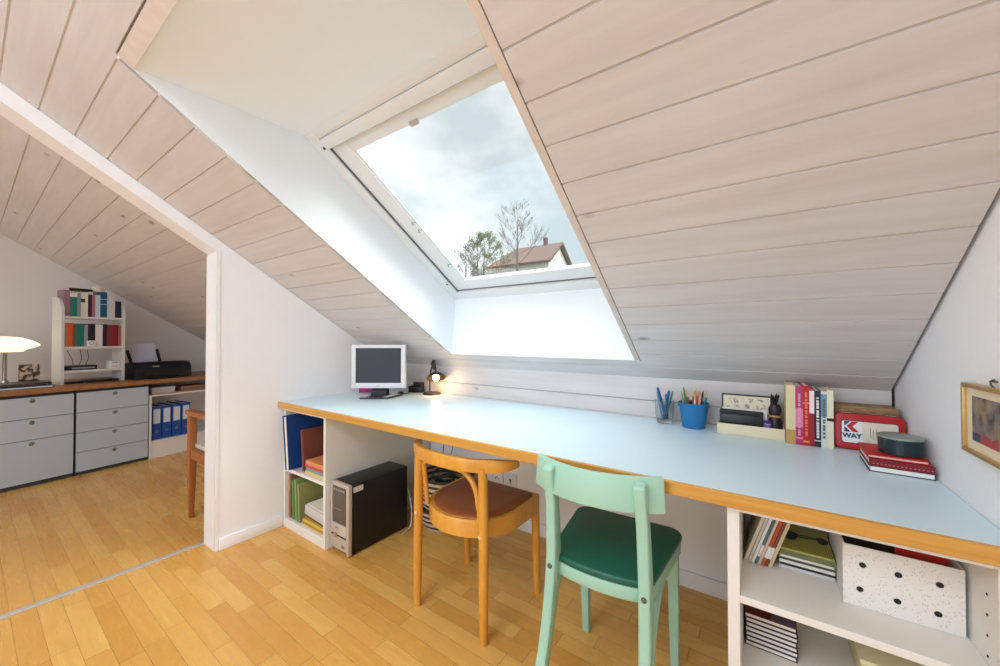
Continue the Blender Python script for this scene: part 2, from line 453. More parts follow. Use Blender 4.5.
for k in range(12):
    M = Matrix.Translation(((XR - 0.003 + 0.07) / 2 - 0.0265, 0.045, 0.18 + 0.040 * k)) @ Matrix.Rotation(PI / 2, 4, 'Y')
    b = B(); lathe(b, [(0, -0.0006), (0.0026, -0.0006), (0.0026, 0.0012), (0, 0.0012)], M, 10)
    label(obj('peg_hole', b, DARK, su2), 'small dark peg hole')

# ------------------------------------------------------------------ books
def rgbname(rgb): return 'cover_%02x%02x%02x' % rgb
def book(label_, w, h, d, rgb, loc, rot_=(0, 0, 0), group=None, cat='book', pages=True, name='book', band=None, spine_only=False, rough=0.5, page_rgb=None, text=None):
    """standing book: spine at local -y facing front, w = thickness (x), d = depth (y), h = height (z)"""
    t = thing(name, label_, cat, loc, rot_, group)
    m = mat(rgbname(rgb), rgb, rough)
    c = min(0.0025, w * 0.2)
    b = B()
    box(b, -w / 2, -w / 2 + c, -d / 2, d / 2, 0, h); box(b, w / 2 - c, w / 2, -d / 2, d / 2, 0, h)
    box(b, -w / 2 + c, w / 2 - c, -d / 2, -d / 2 + c, 0, h)
    bmesh.ops.remove_doubles(b, verts=b.verts[:], dist=1e-6)
    obj('cover', b, m, t)
    if pages:
        pm = PAPER if page_rgb is None else mat(rgbname(page_rgb) + '_pages', page_rgb, 0.8)
        obj('page_block', bx(-w / 2 + c, w / 2 - c, -d / 2 + c, d / 2 - 0.004, 0.003, h - 0.003), pm, t)
    if band:
        for z0, z1 in band[1]:
            bb = B(); box(bb, -w / 2 - 0.0004, w / 2 + 0.0004, -d / 2 - 0.0006, -d / 2 + 0.004, z0 * h, z1 * h)
            label(obj('spine_label', bb, mat(rgbname(band[0]) + '_lbl', band[0], 0.6), t), 'band on the spine')
    if text:
        spine_text(text[0], text[1], w, h, d, t, text[2])
    return t

def text_bm(s, size, depth=0.0003, bold=0.0):
    cu = bpy.data.curves.new('txt', 'FONT'); cu.body = s; cu.size = size; cu.extrude = depth; cu.offset = bold; cu.align_x = 'CENTER'; cu.align_y = 'CENTER'
    o = bpy.data.objects.new('txt', cu); C.objects.link(o)
    dg = bpy.context.evaluated_depsgraph_get(); dg.update()
    me = bpy.data.meshes.new_from_object(o.evaluated_get(dg))
    bm = bmesh.new(); bm.from_mesh(me)
    bpy.data.objects.remove(o); bpy.data.curves.remove(cu); bpy.data.meshes.remove(me)
    return bm
def spine_text(s, rgb, w, h, d, parent, frac): pass

def flat_book(label_, w, d, h, rgb, loc, rotz=0, group=None, cat='book', name='book', spine='front', page_rgb=None, rough=0.5):
    """book lying flat: base centre at loc; its spine or its page edge shows at local -y"""
    t = thing(name, label_, cat, loc, (0, 0, math.radians(rotz)), group)
    m = mat(rgbname(rgb), rgb, rough); c = min(0.0022, h * 0.22)
    b = B()
    box(b, -w / 2, w / 2, -d / 2, d / 2, 0, c); box(b, -w / 2, w / 2, -d / 2, d / 2, h - c, h)
    if spine == 'front': box(b, -w / 2, w / 2, -d / 2, -d / 2 + c, c, h - c)
    if spine == 'left': box(b, -w / 2, -w / 2 + c, -d / 2, d / 2, c, h - c)
    if spine == 'back': box(b, -w / 2, w / 2, d / 2 - c, d / 2, c, h - c)
    obj('cover', b, m, t)
    pm = PAPER if page_rgb is None else mat(rgbname(page_rgb) + '_pages', page_rgb, 0.8)
    e = 0.003
    obj('page_block', bx(-w / 2 + e, w / 2 - e, -d / 2 + (e if spine != 'none' else 0.001), d / 2 - e, c, h - c), pm, t)
    return t

R_ = math.radians
# row standing by the tin case on the worktop
g = 'books standing in a row on the worktop'
row = [  # x0, x1, height, depth, colour, label
    (0.0770, 0.1040, 0.209, 0.15, (222, 204, 158), 'thick cream paperback standing at the left end of the worktop book row', ((190, 150, 84), ((0.0, 0.24),))),
    (0.1045, 0.1245, 0.207, 0.15, (186, 46, 104), 'magenta book standing between the thick cream and the bright red book', ((222, 130, 160), ((0.10, 0.13), (0.3, 0.62)))),
    (0.1250, 0.1425, 0.210, 0.15, (188, 26, 34), 'bright red book standing beside the magenta one on the worktop', ((226, 150, 80), ((0.05, 0.08), (0.7, 0.72)))),
    (0.143, 0.1555, 0.198, 0.14, (152, 30, 40), 'slim dark red book with white upper spine in the worktop row', ((238, 226, 222), ((0.58, 0.98),))),
    (0.156, 0.1735, 0.195, 0.14, (38, 40, 48), 'black book with white spine lettering in the worktop row', ((200, 200, 200), ((0.1, 0.12),))),
    (0.174, 0.189, 0.194, 0.14, (216, 218, 214), 'whitish grey book next to the black one in the worktop row', ((118, 150, 170), ((0.55, 0.95),))),
    (0.1895, 0.2065, 0.198, 0.14, (230, 220, 190), 'cream book with a black band at the right end of the worktop row', ((24, 24, 26), ((0.47, 0.52),))),
]
for xa, xb, hh, dd, rgb, lab, bnd in row:
    t = book(lab, xb - xa, hh, dd, rgb, ((xa + xb) / 2, 1.70 + dd / 2, 0.7405), group=g, band=bnd)
    if rgb in ((186, 46, 104), (188, 26, 34), (38, 40, 48), (216, 218, 214)):
        # rows of small illegible letter strokes along the spine
        b = B(); z = hh * 0.16
        while z < hh * 0.86:
            s = random.uniform(0.004, 0.011)
            box(b, -0.0035, 0.0035, -dd / 2 - 0.0007, -dd / 2 + 0.002, z, z + s); z += s + random.choice((0.0015, 0.0015, 0.005))
        col = {(186, 46, 104): (226, 150, 176), (188, 26, 34): (226, 120, 90), (38, 40, 48): (226, 226, 226), (216, 218, 214): (90, 96, 110)}[rgb]
        label(obj('spine_lettering', b, mat('spine_ink_%02x%02x%02x' % col, col, 0.6), t), 'small lettering down the spine')

# ------------------------------------------------------------------ K WAY tin case leaning on the knee wall
kt = thing('tin_case', 'red tin case with a cream label and blue and red lettering on the worktop', 'tin case', (0.2985, 1.728, 0.7405), (R_(-6), 0, 0))
RED = mat('red_enamel', (186, 28, 38), 0.35); REDD = mat('dark_red_enamel', (120, 18, 28), 0.35)
def facing(bm, M=None):  # polygon drawn in (x, y) -> x, z facing -y
    bm.transform(Matrix(((1, 0, 0, 0), (0, 0, -1, 0), (0, 1, 0, 0), (0, 0, 0, 1)))); return bm
KW, KH = 0.176, 0.122
b = B(); prism(b, rrect(KW, KH, 0.018, 6, 0, KH / 2), -0.012, 0.0, bevel=0.003); facing(b)
obj('case_body', b, REDD, kt)
b = B(); prism(b, rrect(KW - 0.003, KH - 0.004, 0.017, 6, 0, KH / 2), 0.0, 0.008, bevel=0.003); facing(b)
obj('lid', b, RED, kt)
b = B(); prism(b, rrect(KW - 0.034, KH - 0.045, 0.009, 5, 0, KH / 2 - 0.001), 0.0078, 0.0086); facing(b)
obj('label_border', b, mat('dark_blue_line', (40, 34, 60), 0.5), kt)
b = B(); prism(b, rrect(KW - 0.039, KH - 0.050, 0.007, 5, 0, KH / 2 - 0.001), 0.0084, 0.0092); facing(b)
lb = obj('label_plate', b, mat('label_cream', (226, 218, 200), 0.5), kt); label(lb, 'cream label plate')
b = B(); prism(b, rrect(0.050, KH - 0.051, 0.006, 4, -KW / 2 + 0.046, KH / 2 - 0.001), 0.0091, 0.0096); facing(b)
obj('logo_panel', b, mat('logo_white', (238, 236, 236), 0.5), kt)
lx, lz = -KW / 2 + 0.026, KH / 2 - 0.002     # K: blue square pieces and red chevrons
def poly(pts, h0=0.0094, h1=0.0099):
    b = B(); prism(b, [(lx + p[0], lz + p[1]) for p in pts], h0, h1); return facing(b)
NAVY = mat('logo_blue', (34, 78, 110), 0.5); CRIM = mat('logo_red', (190, 34, 44), 0.5)
b = poly([(0, 0.036), (0.016, 0.036), (0.003, 0.021), (0, 0.021)])
b2 = poly([(0, 0.018), (0.008, 0.010), (0.016, 0.000), (0, 0.000)]); me = bpy.data.meshes.new('t'); b2.to_mesh(me); b2.free(); b.from_mesh(me); bpy.data.meshes.remove(me)
obj('logo_mark', b, NAVY, kt)
b = poly([(0.006, 0.019), (0.020, 0.036), (0.036, 0.036), (0.021, 0.019), (0.037, 0.001), (0.021, 0.001)])
obj('logo_mark', b, CRIM, kt)
bm = text_bm('WAY', 0.0205, 0.0006, 0.0011); bm.transform(Matrix.Diagonal((1.0, 1.0, 1, 1)))
bm.transform(Matrix.Translation((lx + 0.019, lz - 0.0125, 0.0096))); 
t2 = facing(bm); o = obj('lettering', t2, NAVY, kt, smooth=0); label(o, 'dark blue lettering')
b = B()
for k, hz in enumerate((0.036, 0.030, 0.033)):
    box(b, 0.002 + k * 0.007, 0.0035 + k * 0.007, -0.0098, -0.0090, KH / 2 - 0.018, KH / 2 - 0.018 + hz)
obj('small_print', b, mat('grey_print', (150, 130, 120), 0.6), kt)
for sx in (-0.055, 0.055):
    b = B(); tube(b, [(sx - 0.012, 0.006, KH - 0.001), (sx + 0.012, 0.006, KH - 0.001)], 0.0035, 8); obj('hinge', b, CHROME, kt)

# woven box behind the tin case
wv = wood('woven_straw', (176, 142, 104), (120, 88, 60), (60, 60, 160), 0.8)
t = thing('straw_box', 'flat brown woven straw box behind the red tin case', 'box', (0.297, 1.813, 0.7405))
obj('box_body', bx(-0.078, 0.078, -0.04, 0.045, 0, 0.112, bevel=0.004), wv, t)
obj('lid', bx(-0.081, 0.081, -0.043, 0.048, 0.1125, 0.142, bevel=0.004), wv, t)

# stack of books under the round tin
g = 'flat stack of books in the corner of the worktop'
flat_book('white-paged notebook with black covers, lowest of the corner stack under the round tin', 0.128, 0.160, 0.0165, (26, 24, 28), (0.3215, 1.558, 0.7405), -2, g, 'notebook', 'notebook', 'none', (240, 238, 236))
t = flat_book('dark red stitched album in the middle of the corner stack', 0.126, 0.172, 0.018, (124, 18, 26), (0.3205, 1.562, 0.7575), -2, g, 'album', 'photo_album', 'front')
b = B()
for k in range(15): box(b, -0.056 + k * 0.008, -0.052 + k * 0.008, -0.0870, -0.0855, 0.006, 0.008)
obj('stitching', b, mat('pink_thread', (208, 120, 116), 0.7), t)
t = flat_book('bright red booklet on top of the corner stack, directly under the round tin', 0.122, 0.155, 0.009, (196, 30, 26), (0.3165, 1.568, 0.776), -2, g, 'booklet', 'booklet', 'left', (240, 214, 206))
# round tin
t = thing('round_tin', 'round dark green tin with a pale lid on the red books', 'tin', (0.3335, 1.552, 0.7855))
b = B(); lathe(b, [(0, 0), (0.046, 0), (0.0475, 0.002), (0.0475, 0.045), (0, 0.045)], n=48)
obj('tin_body', b, mat('dark_teal_tin', (26, 44, 50), 0.3, noise=0.15, nscale=30), t)
b = B(); lathe(b, [(0, 0.0452), (0.0485, 0.0452), (0.0485, 0.050), (0.045, 0.052), (0, 0.0515)], n=48)
label(obj('lid', b, mat('pale_green_lid', (140, 152, 142), 0.35, metal=0.2), t), 'pale grey green lid')

# ------------------------------------------------------------------ pens: glass and blue pot
gc = (-0.352, 1.800, 0.7405)
t = thing('glass_tumbler', 'clear glass tumbler full of blue pens on the worktop', 'glass', gc)
GL = mat('clear_glass', (240, 246, 248), 0.03, trans=1.0, ior=1.45)
b = B(); lathe(b, [(0, 0), (0.031, 0), (0.034, 0.02), (0.0365, 0.028), (0.0375, 0.032), (0.041, 0.100), (0.0395, 0.100), (0.0350, 0.034), (0.030, 0.014), (0, 0.012)], n=20)
obj('tumbler_wall', b, GL, t, smooth=12)
def pen(name, lab, cat, base, top, r, rgb, tip=None, group=None):
    base, top = Vector(base), Vector(top); d = (top - base)
    t = thing(name, lab, cat, base, (0, 0, 0), group)
    L = d.length; u = d.normalized()
    b = B(); tube(b, [(0, 0, 0), u * L * 0.82], r, 8); obj('barrel', b, mat(rgbname(rgb) + '_pen', rgb, 0.35), t)
    c = tip or rgb
    b = B(); tube(b, [u * L * 0.822, u * L * 0.94, u * L], [r * 1.05, r * 0.9, r * 0.35], 8); obj('tip', b, mat(rgbname(c) + '_tip', c, 0.4), t)
    return t
g1 = 'pens in the glass tumbler'
for i, (bx_, by_, tx, ty, tz, rgb, r, what) in enumerate([
    (0.006, 0.0, -0.026, -0.014, 0.158, (28, 88, 128), 0.0062, 'thick teal blue marker leaning left in the glass tumbler'),
    (-0.004, -0.006, 0.022, -0.010, 0.147, (36, 96, 150), 0.0062, 'thick bright blue marker leaning right in the glass tumbler'),
    (0.0, 0.012, 0.034, 0.010, 0.142, (84, 150, 130), 0.0042, 'thin green pen leaning rightmost in the glass tumbler'),
    (-0.012, 0.008, -0.034, 0.006, 0.135, (122, 166, 196), 0.004, 'thin pale blue pen at the left rim of the glass tumbler'),
    (0.010, 0.010, 0.002, 0.024, 0.125, (40, 60, 96), 0.0045, 'short navy pen standing upright in the glass tumbler')]):
    pen('pen', what, 'pen', (gc[0] + bx_, gc[1] + by_, gc[2] + 0.016), (gc[0] + tx, gc[1] + ty, gc[2] + tz), r, rgb, None, g1)

pc = (-0.232, 1.775, 0.7405)
t = thing('pencil_pot', 'bright blue plastic pot packed with pencils on the worktop', 'pot', pc)
b = B(); lathe(b, [(0, 0), (0.042, 0), (0.044, 0.002), (0.057, 0.100), (0.0595, 0.1015), (0.0595, 0.105), (0.055, 0.105), (0.0415, 0.006), (0, 0.005)], n=40)
obj('pot_wall', b, mat('blue_plastic', (36, 112, 170), 0.4), t)
for a0 in (0.02, PI - 0.35):
    b = B(); tube(b, [(0.0585 * math.cos(-a0 + k * 0.06 - 0.1), 0.0585 * math.sin(-a0 + k * 0.06 - 0.1), 0.094 - 0.002 * math.sin(k * 0.8)) for k in range(5)], 0.004, 8)
    obj('grip_tab', b, _m['blue_plastic'], t)
cols = [((96, 140, 96), 'leaf green'), ((150, 90, 60), 'brown'), ((206, 120, 84), 'salmon'), ((60, 110, 160), 'blue'), ((190, 60, 50), 'red'), ((220, 170, 140), 'pale pink'),
        ((70, 84, 70), 'dark olive'), ((196, 150, 70), 'ochre'), ((60, 60, 64), 'black'), ((130, 170, 150), 'mint green'), ((120, 70, 100), 'plum'), ((226, 226, 220), 'white'), ((170, 110, 70), 'tan'), ((40, 120, 120), 'teal')]
where = ['standing tall at the left of the blue pot', 'in the left part of the blue pot', 'leaning right in the blue pot', 'at the right rim of the blue pot', 'in the middle of the blue pot', 'leaning at the front right of the blue pot',
         'at the back left of the blue pot', 'upright in the back of the blue pot', 'at the back right of the blue pot', 'leaning to the left rim of the blue pot', 'low at the left rim of the blue pot', 'in the front middle of the blue pot', 'behind the salmon one in the blue pot', 'leaning at the far right of the blue pot']
tops = [(-0.038, 0.0, 0.158), (-0.022, -0.014, 0.145), (0.026, -0.012, 0.148), (0.052, 0.004, 0.140), (0.0, 0.0, 0.148), (0.030, -0.026, 0.130), (-0.030, 0.020, 0.146), (0.004, 0.026, 0.144), (0.034, 0.022, 0.142), (-0.046, -0.010, 0.140), (-0.052, 0.006, 0.122), (0.010, -0.028, 0.132), (0.016, 0.010, 0.150), (0.056, -0.012, 0.150)]
for (rgb, nm), w_, tp in zip(cols, where, tops):
    bs = (tp[0] * 0.42, tp[1] * 0.42, 0.008)
    tip = (214, 178, 132) if nm not in ('leaf green', 'blue', 'mint green', 'salmon', 'black', 'pale pink') else rgb
    pen('pencil', '%s pencil %s' % (nm, w_), 'pencil', (pc[0] + bs[0], pc[1] + bs[1], pc[2] + bs[2]), (pc[0] + tp[0], pc[1] + tp[1], pc[2] + tp[2] + 0.010), 0.0042, rgb, tip, 'pencils in the blue pot')

# ------------------------------------------------------------------ cream tray and what it holds
TRX0, TRX1, TRY0, TRY1 = -0.141, 0.075, 1.722, 1.840
t = thing('desk_tray', 'low cream cardboard tray on the worktop between the blue pot and the books', 'tray', ((TRX0 + TRX1) / 2, (TRY0 + TRY1) / 2, 0.7405))
hw, hd = (TRX1 - TRX0) / 2, (TRY1 - TRY0) / 2
TC = mat('cream_card', (226, 214, 184), 0.7)
b = B(); box(b, -hw, hw, -hd, -hd + 0.004, 0, 0.042, bevel=0.001); box(b, -hw, hw, hd - 0.004, hd, 0, 0.042, bevel=0.001)
box(b, -hw, -hw + 0.004, -hd + 0.004, hd - 0.004, 0, 0.042); box(b, hw - 0.004, hw, -hd + 0.004, hd - 0.004, 0, 0.042)
obj('tray_wall', b, TC, t)
obj('tray_base', bx(-hw + 0.004, hw - 0.004, -hd + 0.004, hd - 0.004, 0, 0.003), TC, t)
t = thing('picture_frame', 'black framed botanical print leaning upright in the cream tray', 'picture frame', (-0.046, 1.800, 0.7445), (R_(-5), 0, 0))
b = B(); w, hh, e = 0.17, 0.146, 0.006
box(b, -w / 2, w / 2, -0.005, 0.005, 0, e); box(b, -w / 2, w / 2, -0.005, 0.005, hh - e, hh); box(b, -w / 2, -w / 2 + e, -0.005, 0.005, e, hh - e); box(b, w / 2 - e, w / 2, -0.005, 0.005, e, hh - e)
obj('frame', b, BLACKP, t)
pm = mat('botanical_print', (226, 214, 190), 0.7); n = N(pm)
f = n.ramp(n.noise(n.obj((1, 1, 1), (0.3, 0, 0.1)), 55, 5, 0.7), 0.52, 0.60)
sp = n.node('ShaderNodeSeparateXYZ'); n.t.links.new(n.obj(), sp.inputs[0])
inn = n.math('MULTIPLY', n.math('LESS_THAN', n.math('ABSOLUTE', sp.outputs[0]), 0.066), n.math('LESS_THAN', sp.outputs[2], 0.130))
n.put(n.b.inputs['Base Color'], n.mix(n.math('MULTIPLY', n.math('MULTIPLY', f, inn), 0.75), lin((228, 216, 192)), lin((70, 62, 52))))
obj('print', bx(-w / 2 + e, w / 2 - e, -0.002, 0.004, e, hh - e), pm, t)
t = thing('black_case', 'flat black case standing in front of the print in the cream tray', 'case', (-0.062, 1.762, 0.7445))
obj('case_body', bx(-0.072, 0.072, -0.012, 0.012, 0, 0.072, bevel=0.003), BLACKP, t)
obj('lid', bx(-0.0725, 0.0725, -0.0125, 0.0125, 0.0725, 0.088, bevel=0.003), mat('black_card', (36, 34, 38), 0.6), t)
tag(obj('paper_sheaf', bx(-0.126, 0.022, 1.779, 1.7835, 0.7445, 0.838), mat('white_paper', (240, 238, 234), 0.8)), 'thin white paper sheaf between the black case and the print', 'paper')
t = thing('ornament', 'small dark figurine with a gold collar at the right of the tray', 'figurine', (0.047, 1.785, 0.7445))
t.scale = (1.35, 1.2, 1.04)
b = B(); lathe(b, [(0, 0), (0.017, 0), (0.019, 0.02), (0.016, 0.05), (0.012, 0.07), (0.014, 0.082), (0.016, 0.098), (0.011, 0.114), (0, 0.118)], n=20)
obj('body', b, mat('dark_brown_glaze', (44, 30, 38), 0.4), t)
b = B(); lathe(b, [(0.0125, 0.066), (0.0165, 0.070), (0.0125, 0.076)], n=20, closed=True); obj('collar', b, mat('gold_paint', (196, 160, 110), 0.35, metal=0.6), t)
b = B()
for k in range(16):
    a = k * 2.4; r = 0.004 + 0.008 * (k % 4) / 3
    tube(b, [(0.4 * r * math.cos(a), 0.4 * r * math.sin(a), 0.112), (r * 1.5 * math.cos(a), r * 1.5 * math.sin(a), 0.145 + 0.004 * (k % 3))], [0.002, 0.0012], 5)
obj('hair', b, BLACKP, t)
t = thing('purple_pouch', 'small crumpled purple pouch at the front of the cream tray', 'pouch', (0.024, 1.745, 0.7445))
b = B(); lathe(b, [(0, 0), (0.016, 0), (0.021, 0.012), (0.019, 0.034), (0.009, 0.048), (0.014, 0.060), (0.008, 0.058), (0, 0.05)], n=22)
for v in b.verts:
    a = math.atan2(v.co.y, v.co.x); k = 1 + 0.12 * math.sin(5 * a + 40 * v.co.z); v.co.x *= k; v.co.y *= k * 0.7
obj('pouch_body', b, mat('purple_satin', (76, 44, 124), 0.35), t)
b = B(); tube(b, [(0.0098 * math.cos(a), 0.0075 * math.sin(a), 0.048) for a in [2 * PI * k / 16 for k in range(16)]], 0.0018, 6, closed=True); obj('drawstring', b, mat('lilac_cord', (176, 166, 206), 0.6), t)

# ------------------------------------------------------------------ monitor
SPX = math.radians(34.79)
mcx, mcy = -1.998, 1.522
t = thing('computer_monitor', 'square white computer monitor with a dark grey screen on the worktop', 'monitor', (mcx, mcy, 0.7405), (0, 0, SPX + R_(0)))
W, H0, H1 = 0.341, 0.060, 0.335
BEZ = mat('white_bezel', (222, 222, 222), 0.4)
TL = Matrix.Identity(4)
b = B(); bw = 0.027
box(b, -W / 2, -W / 2 + bw, -0.02, 0.012, H0, H1, bevel=0.003); box(b, W / 2 - bw, W / 2, -0.02, 0.012, H0, H1, bevel=0.003)
box(b, -W / 2 + bw, W / 2 - bw, -0.02, 0.012, H1 - 0.021, H1, bevel=0.003); box(b, -W / 2 + bw, W / 2 - bw, -0.02, 0.012, H0, H0 + 0.033, bevel=0.003)
obj('bezel', b, BEZ, t)
obj('screen', bx(-W / 2 + bw - 0.001, W / 2 - bw + 0.001, -0.016, 0.006, H0 + 0.032, H1 - 0.020), mat('grey_screen', (66, 70, 75), 0.55, spec=0.25), t)
b = B(); prism(b, [(-W / 2 + 0.006, 0.012), (W / 2 - 0.006, 0.012), (W / 2 - 0.06, 0.040), (-W / 2 + 0.06, 0.040)], H0 + 0.006, H1 - 0.05)
obj('back_shell', b, BEZ, t)
b = B(); box(b, -0.012, 0.012, -0.0215, -0.0198, H0 + 0.012, H0 + 0.018); obj('power_button', b, SILVER, t)
b = B(); prism(b, [(-0.055, 0.030), (0.055, 0.030), (0.045, 0.055), (-0.045, 0.055)], 0.012, 0.20); obj('stand_neck', b, BLACKP, t)
b = B(); prism(b, [(-0.050, -0.01), (0.050, -0.01), (0.040, 0.06), (-0.040, 0.06)], 0.010, 0.045); obj('stand_collar', b, BLACKP, t)
b = B(); prism(b, [(-0.098, -0.075), (0.082, -0.075), (0.132, 0.080), (-0.060, 0.080)], 0.0, 0.010, bevel=0.003); label(obj('stand_base', b, mat('base_black', (40, 42, 46), 0.4), t), 'flat dark base')
b = B(); prism(b, [(-0.090, -0.066), (-0.058, -0.066), (-0.052, 0.03), (-0.070, 0.03)], 0.0102, 0.0118)
obj('base_inlay', b, BEZ, t)
b = B(); prism(b, [(0.045, -0.066), (0.074, -0.066), (0.116, 0.07), (0.070, 0.07)], 0.0102, 0.0118)
obj('base_inlay', b, BEZ, t)
t = thing('magenta_box', 'small magenta box on the worktop behind the monitor', 'box', (-2.270, 1.604, 0.7405), (0, 0, SPX))
MAG = mat('magenta_card', (176, 28, 110), 0.5)
obj('box_base', bx(-0.030, 0.100, -0.02, 0.03, 0, 0.036, bevel=0.003), MAG, t)
obj('lid', bx(-0.032, 0.102, -0.022, 0.032, 0.0362, 0.048, bevel=0.003), mat('pink_card', (196, 60, 134), 0.5), t)
# black adapters
t = thing('power_adapter', 'black power adapter with upright block beside the lamp base', 'adapter', (-1.962, 1.812, 0.7405), (0, 0, R_(20)))
obj('adapter_block', bx(-0.06, 0.050, -0.018, 0.018, 0, 0.045, bevel=0.005), BLACKP, t)
obj('plug', bx(-0.025, 0.050, -0.013, 0.013, 0.0455, 0.072, bevel=0.005), BLACKP, t)
t = thing('webcam', 'small round black puck with a lens between monitor and adapter', 'webcam', (-1.985, 1.685, 0.7405))
b = B(); lathe(b, [(0, 0), (0.02, 0), (0.022, 0.006), (0.018, 0.016), (0, 0.018)], n=20); obj('puck', b, BLACKP, t)
b = B(); lathe(b, [(0, 0.0182), (0.007, 0.0182), (0.006, 0.021), (0, 0.0215)], n=14); obj('lens', b, mat('lens_blue', (60, 70, 90), 0.1), t)
def cable(label_, pts, r=0.0028, rgb=(24, 24, 26), cat='cable', name='cable'):
    b = B()
    P = [Vector(p) for p in pts]; out = []
    for i in range(len(P) - 1):
        p0, p1, p2, p3 = P[max(i - 1, 0)], P[i], P[i + 1], P[min(i + 2, len(P) - 1)]
        for k in range(6):
            s = k / 6
            out.append(0.5 * ((2 * p1) + (p2 - p0) * s + (2 * p0 - 5 * p1 + 4 * p2 - p3) * s * s + (3 * p1 - p0 - 3 * p2 + p3) * s ** 3))
    out.append(P[-1])
    tube(b, out, r, 6)
    return tag(obj(name, b, mat(rgbname(rgb) + '_cable', rgb, 0.45)), label_, cat)
cable('black cable running along the worktop from the monitor to the adapter', [(-1.99, 1.66, 0.7435), (-1.96, 1.72, 0.7435), (-1.99, 1.76, 0.7435), (-1.975, 1.79, 0.748)])

# ------------------------------------------------------------------ small lit desk lamp
LX, LY = -1.812, 1.806
t = thing('desk_lamp', 'small dark metal desk lamp, lit, on the worktop beside the monitor', 'desk lamp', (LX, LY, 0.7405))
DM = mat('bronze_metal', (64, 56, 50), 0.35, metal=0.5)
b = B(); lathe(b, [(0, 0), (0.060, 0), (0.062, 0.004), (0.056, 0.013), (0.016, 0.018), (0, 0.019)], n=32); obj('base', b, DM, t)
b = B(); tube(b, [(-0.014, -0.006, 0.016), (-0.014, -0.006, 0.10), (-0.010, -0.004, 0.150), (0.008, 0.0, 0.205), (0.014, 0.002, 0.222)], 0.0055, 10); obj('stem', b, DM, t)
b = B(); tube(b, [(0.014, 0.002, 0.226), (0.030, -0.002, 0.205), (0.040, -0.006, 0.170), (0.044, -0.008, 0.145)], 0.0055, 10); tube(b, [(0.000, 0.000, 0.196), (0.016, 0.001, 0.228)], 0.012, 10); tube(b, [(0.016, -0.004, 0.205), (0.030, -0.006, 0.165)], 0.010, 8); obj('arm', b, DM, t)
SD = Vector((0.26 + 0.14, -0.38 + 0.10, -0.95)).normalized()
SHM = Matrix.Translation((0.036, -0.004, 0.150)) @ (-SD).to_track_quat('Z', 'Y').to_matrix().to_4x4()
b = B(); lathe(b, [(0.012, 0.0), (0.018, -0.002), (0.038, -0.012), (0.054, -0.026), (0.066, -0.042), (0.0645, -0.043), (0.052, -0.029), (0.036, -0.015), (0.014, -0.006), (0.0, -0.004), (0.0, 0.002)], SHM, 32)
obj('lamp_shade', b, DM, t)
b = B(); lathe(b, [(0, -0.008), (0.012, -0.010), (0.021, -0.028), (0.023, -0.042), (0.016, -0.056), (0, -0.060)], SHM, 20)
bulb = obj('bulb', b, mat('lit_bulb', (255, 244, 224), 0.4, emit=(255, 226, 180), estr=7.0), t)
LP = SHM @ Vector((0, 0, -0.085)) + Vector((LX, LY, 0.7405))

# ------------------------------------------------------------------ computer tower, baskets, outlets
t = thing('computer_tower', 'black computer tower with silver front on the floor under the worktop', 'computer', (-1.797, 1.125, 0))
TW, TD, TH = 0.160, 0.385, 0.362
obj('case', bx(-TW / 2, TW / 2, 0.022, TD, 0.010, TH, bevel=0.003), mat('black_case_paint', (24, 23, 25), 0.4), t)
FRM = mat('champagne_plastic', (202, 192, 178), 0.35, metal=0.25)
b = B(); box(b, -TW / 2, -TW / 2 + 0.012, 0, 0.0215, 0.006, TH + 0.002, bevel=0.003); box(b, TW / 2 - 0.022, TW / 2, 0, 0.0215, 0.006, TH + 0.002, bevel=0.003)
box(b, -TW / 2 + 0.012, TW / 2 - 0.022, 0, 0.0215, TH - 0.018, TH + 0.002, bevel=0.003); box(b, -TW / 2 + 0.012, TW / 2 - 0.022, 0, 0.0215, 0.020, 0.150, bevel=0.004)
obj('front_panel', b, FRM, t)
label(obj('drive_bay', bx(-TW / 2 + 0.012, TW / 2 - 0.022, 0.006, 0.0215, 0.150, TH - 0.018, bevel=0.002), mat('bronze_grey', (104, 96, 88), 0.35, metal=0.3), t), 'grey brown drive cover')
b = B()
for k in range(5): box(b, -0.058 + k * 0.020, -0.047 + k * 0.020, 0.0045, 0.0065, TH - 0.044, TH - 0.036)
for k in range(7): box(b, -0.058 + k * 0.010, -0.052 + k * 0.010, 0.0045, 0.0065, 0.222, 0.225)
obj('port', b, mat('pale_print', (180, 176, 168), 0.5), t)
b = B(); box(b, -TW / 2 + 0.010, TW / 2 - 0.020, -0.002, 0.004, 0.088, 0.095, bevel=0.001)
obj('slot', b, DARK, t)
b = B(); prism(b, rrect(0.026, 0.024, 0.008, 4, -0.032, 0.092), 0.0, 0.006, bevel=0.001); facing(b); obj('power_button', b, mat('copper_button', (196, 158, 120), 0.3, metal=0.6), t)
b = B(); box(b, -0.034, -0.008, -0.0012, 0.002, 0.128, 0.134); box(b, 0.02, 0.045, -0.0012, 0.002, 0.036, 0.050); obj('badge', b, mat('badge_grey', (120, 116, 110), 0.4), t)
b = B(); box(b, TW / 2 - 0.0005, TW / 2 + 0.0008, 0.028, 0.085, TH - 0.040, TH - 0.012); label(obj('sticker', b, mat('sticker_white', (214, 212, 204), 0.6), t), 'white sticker')
b = B()
for sx in (-1, 1):
    for yy in (0.04, 0.34): lathe(b, [(0, 0), (0.012, 0), (0.014, 0.0105), (0, 0.0105)], Matrix.Translation((sx * 0.06, yy, 0)), 14)
obj('foot', b, BLACKP, t)

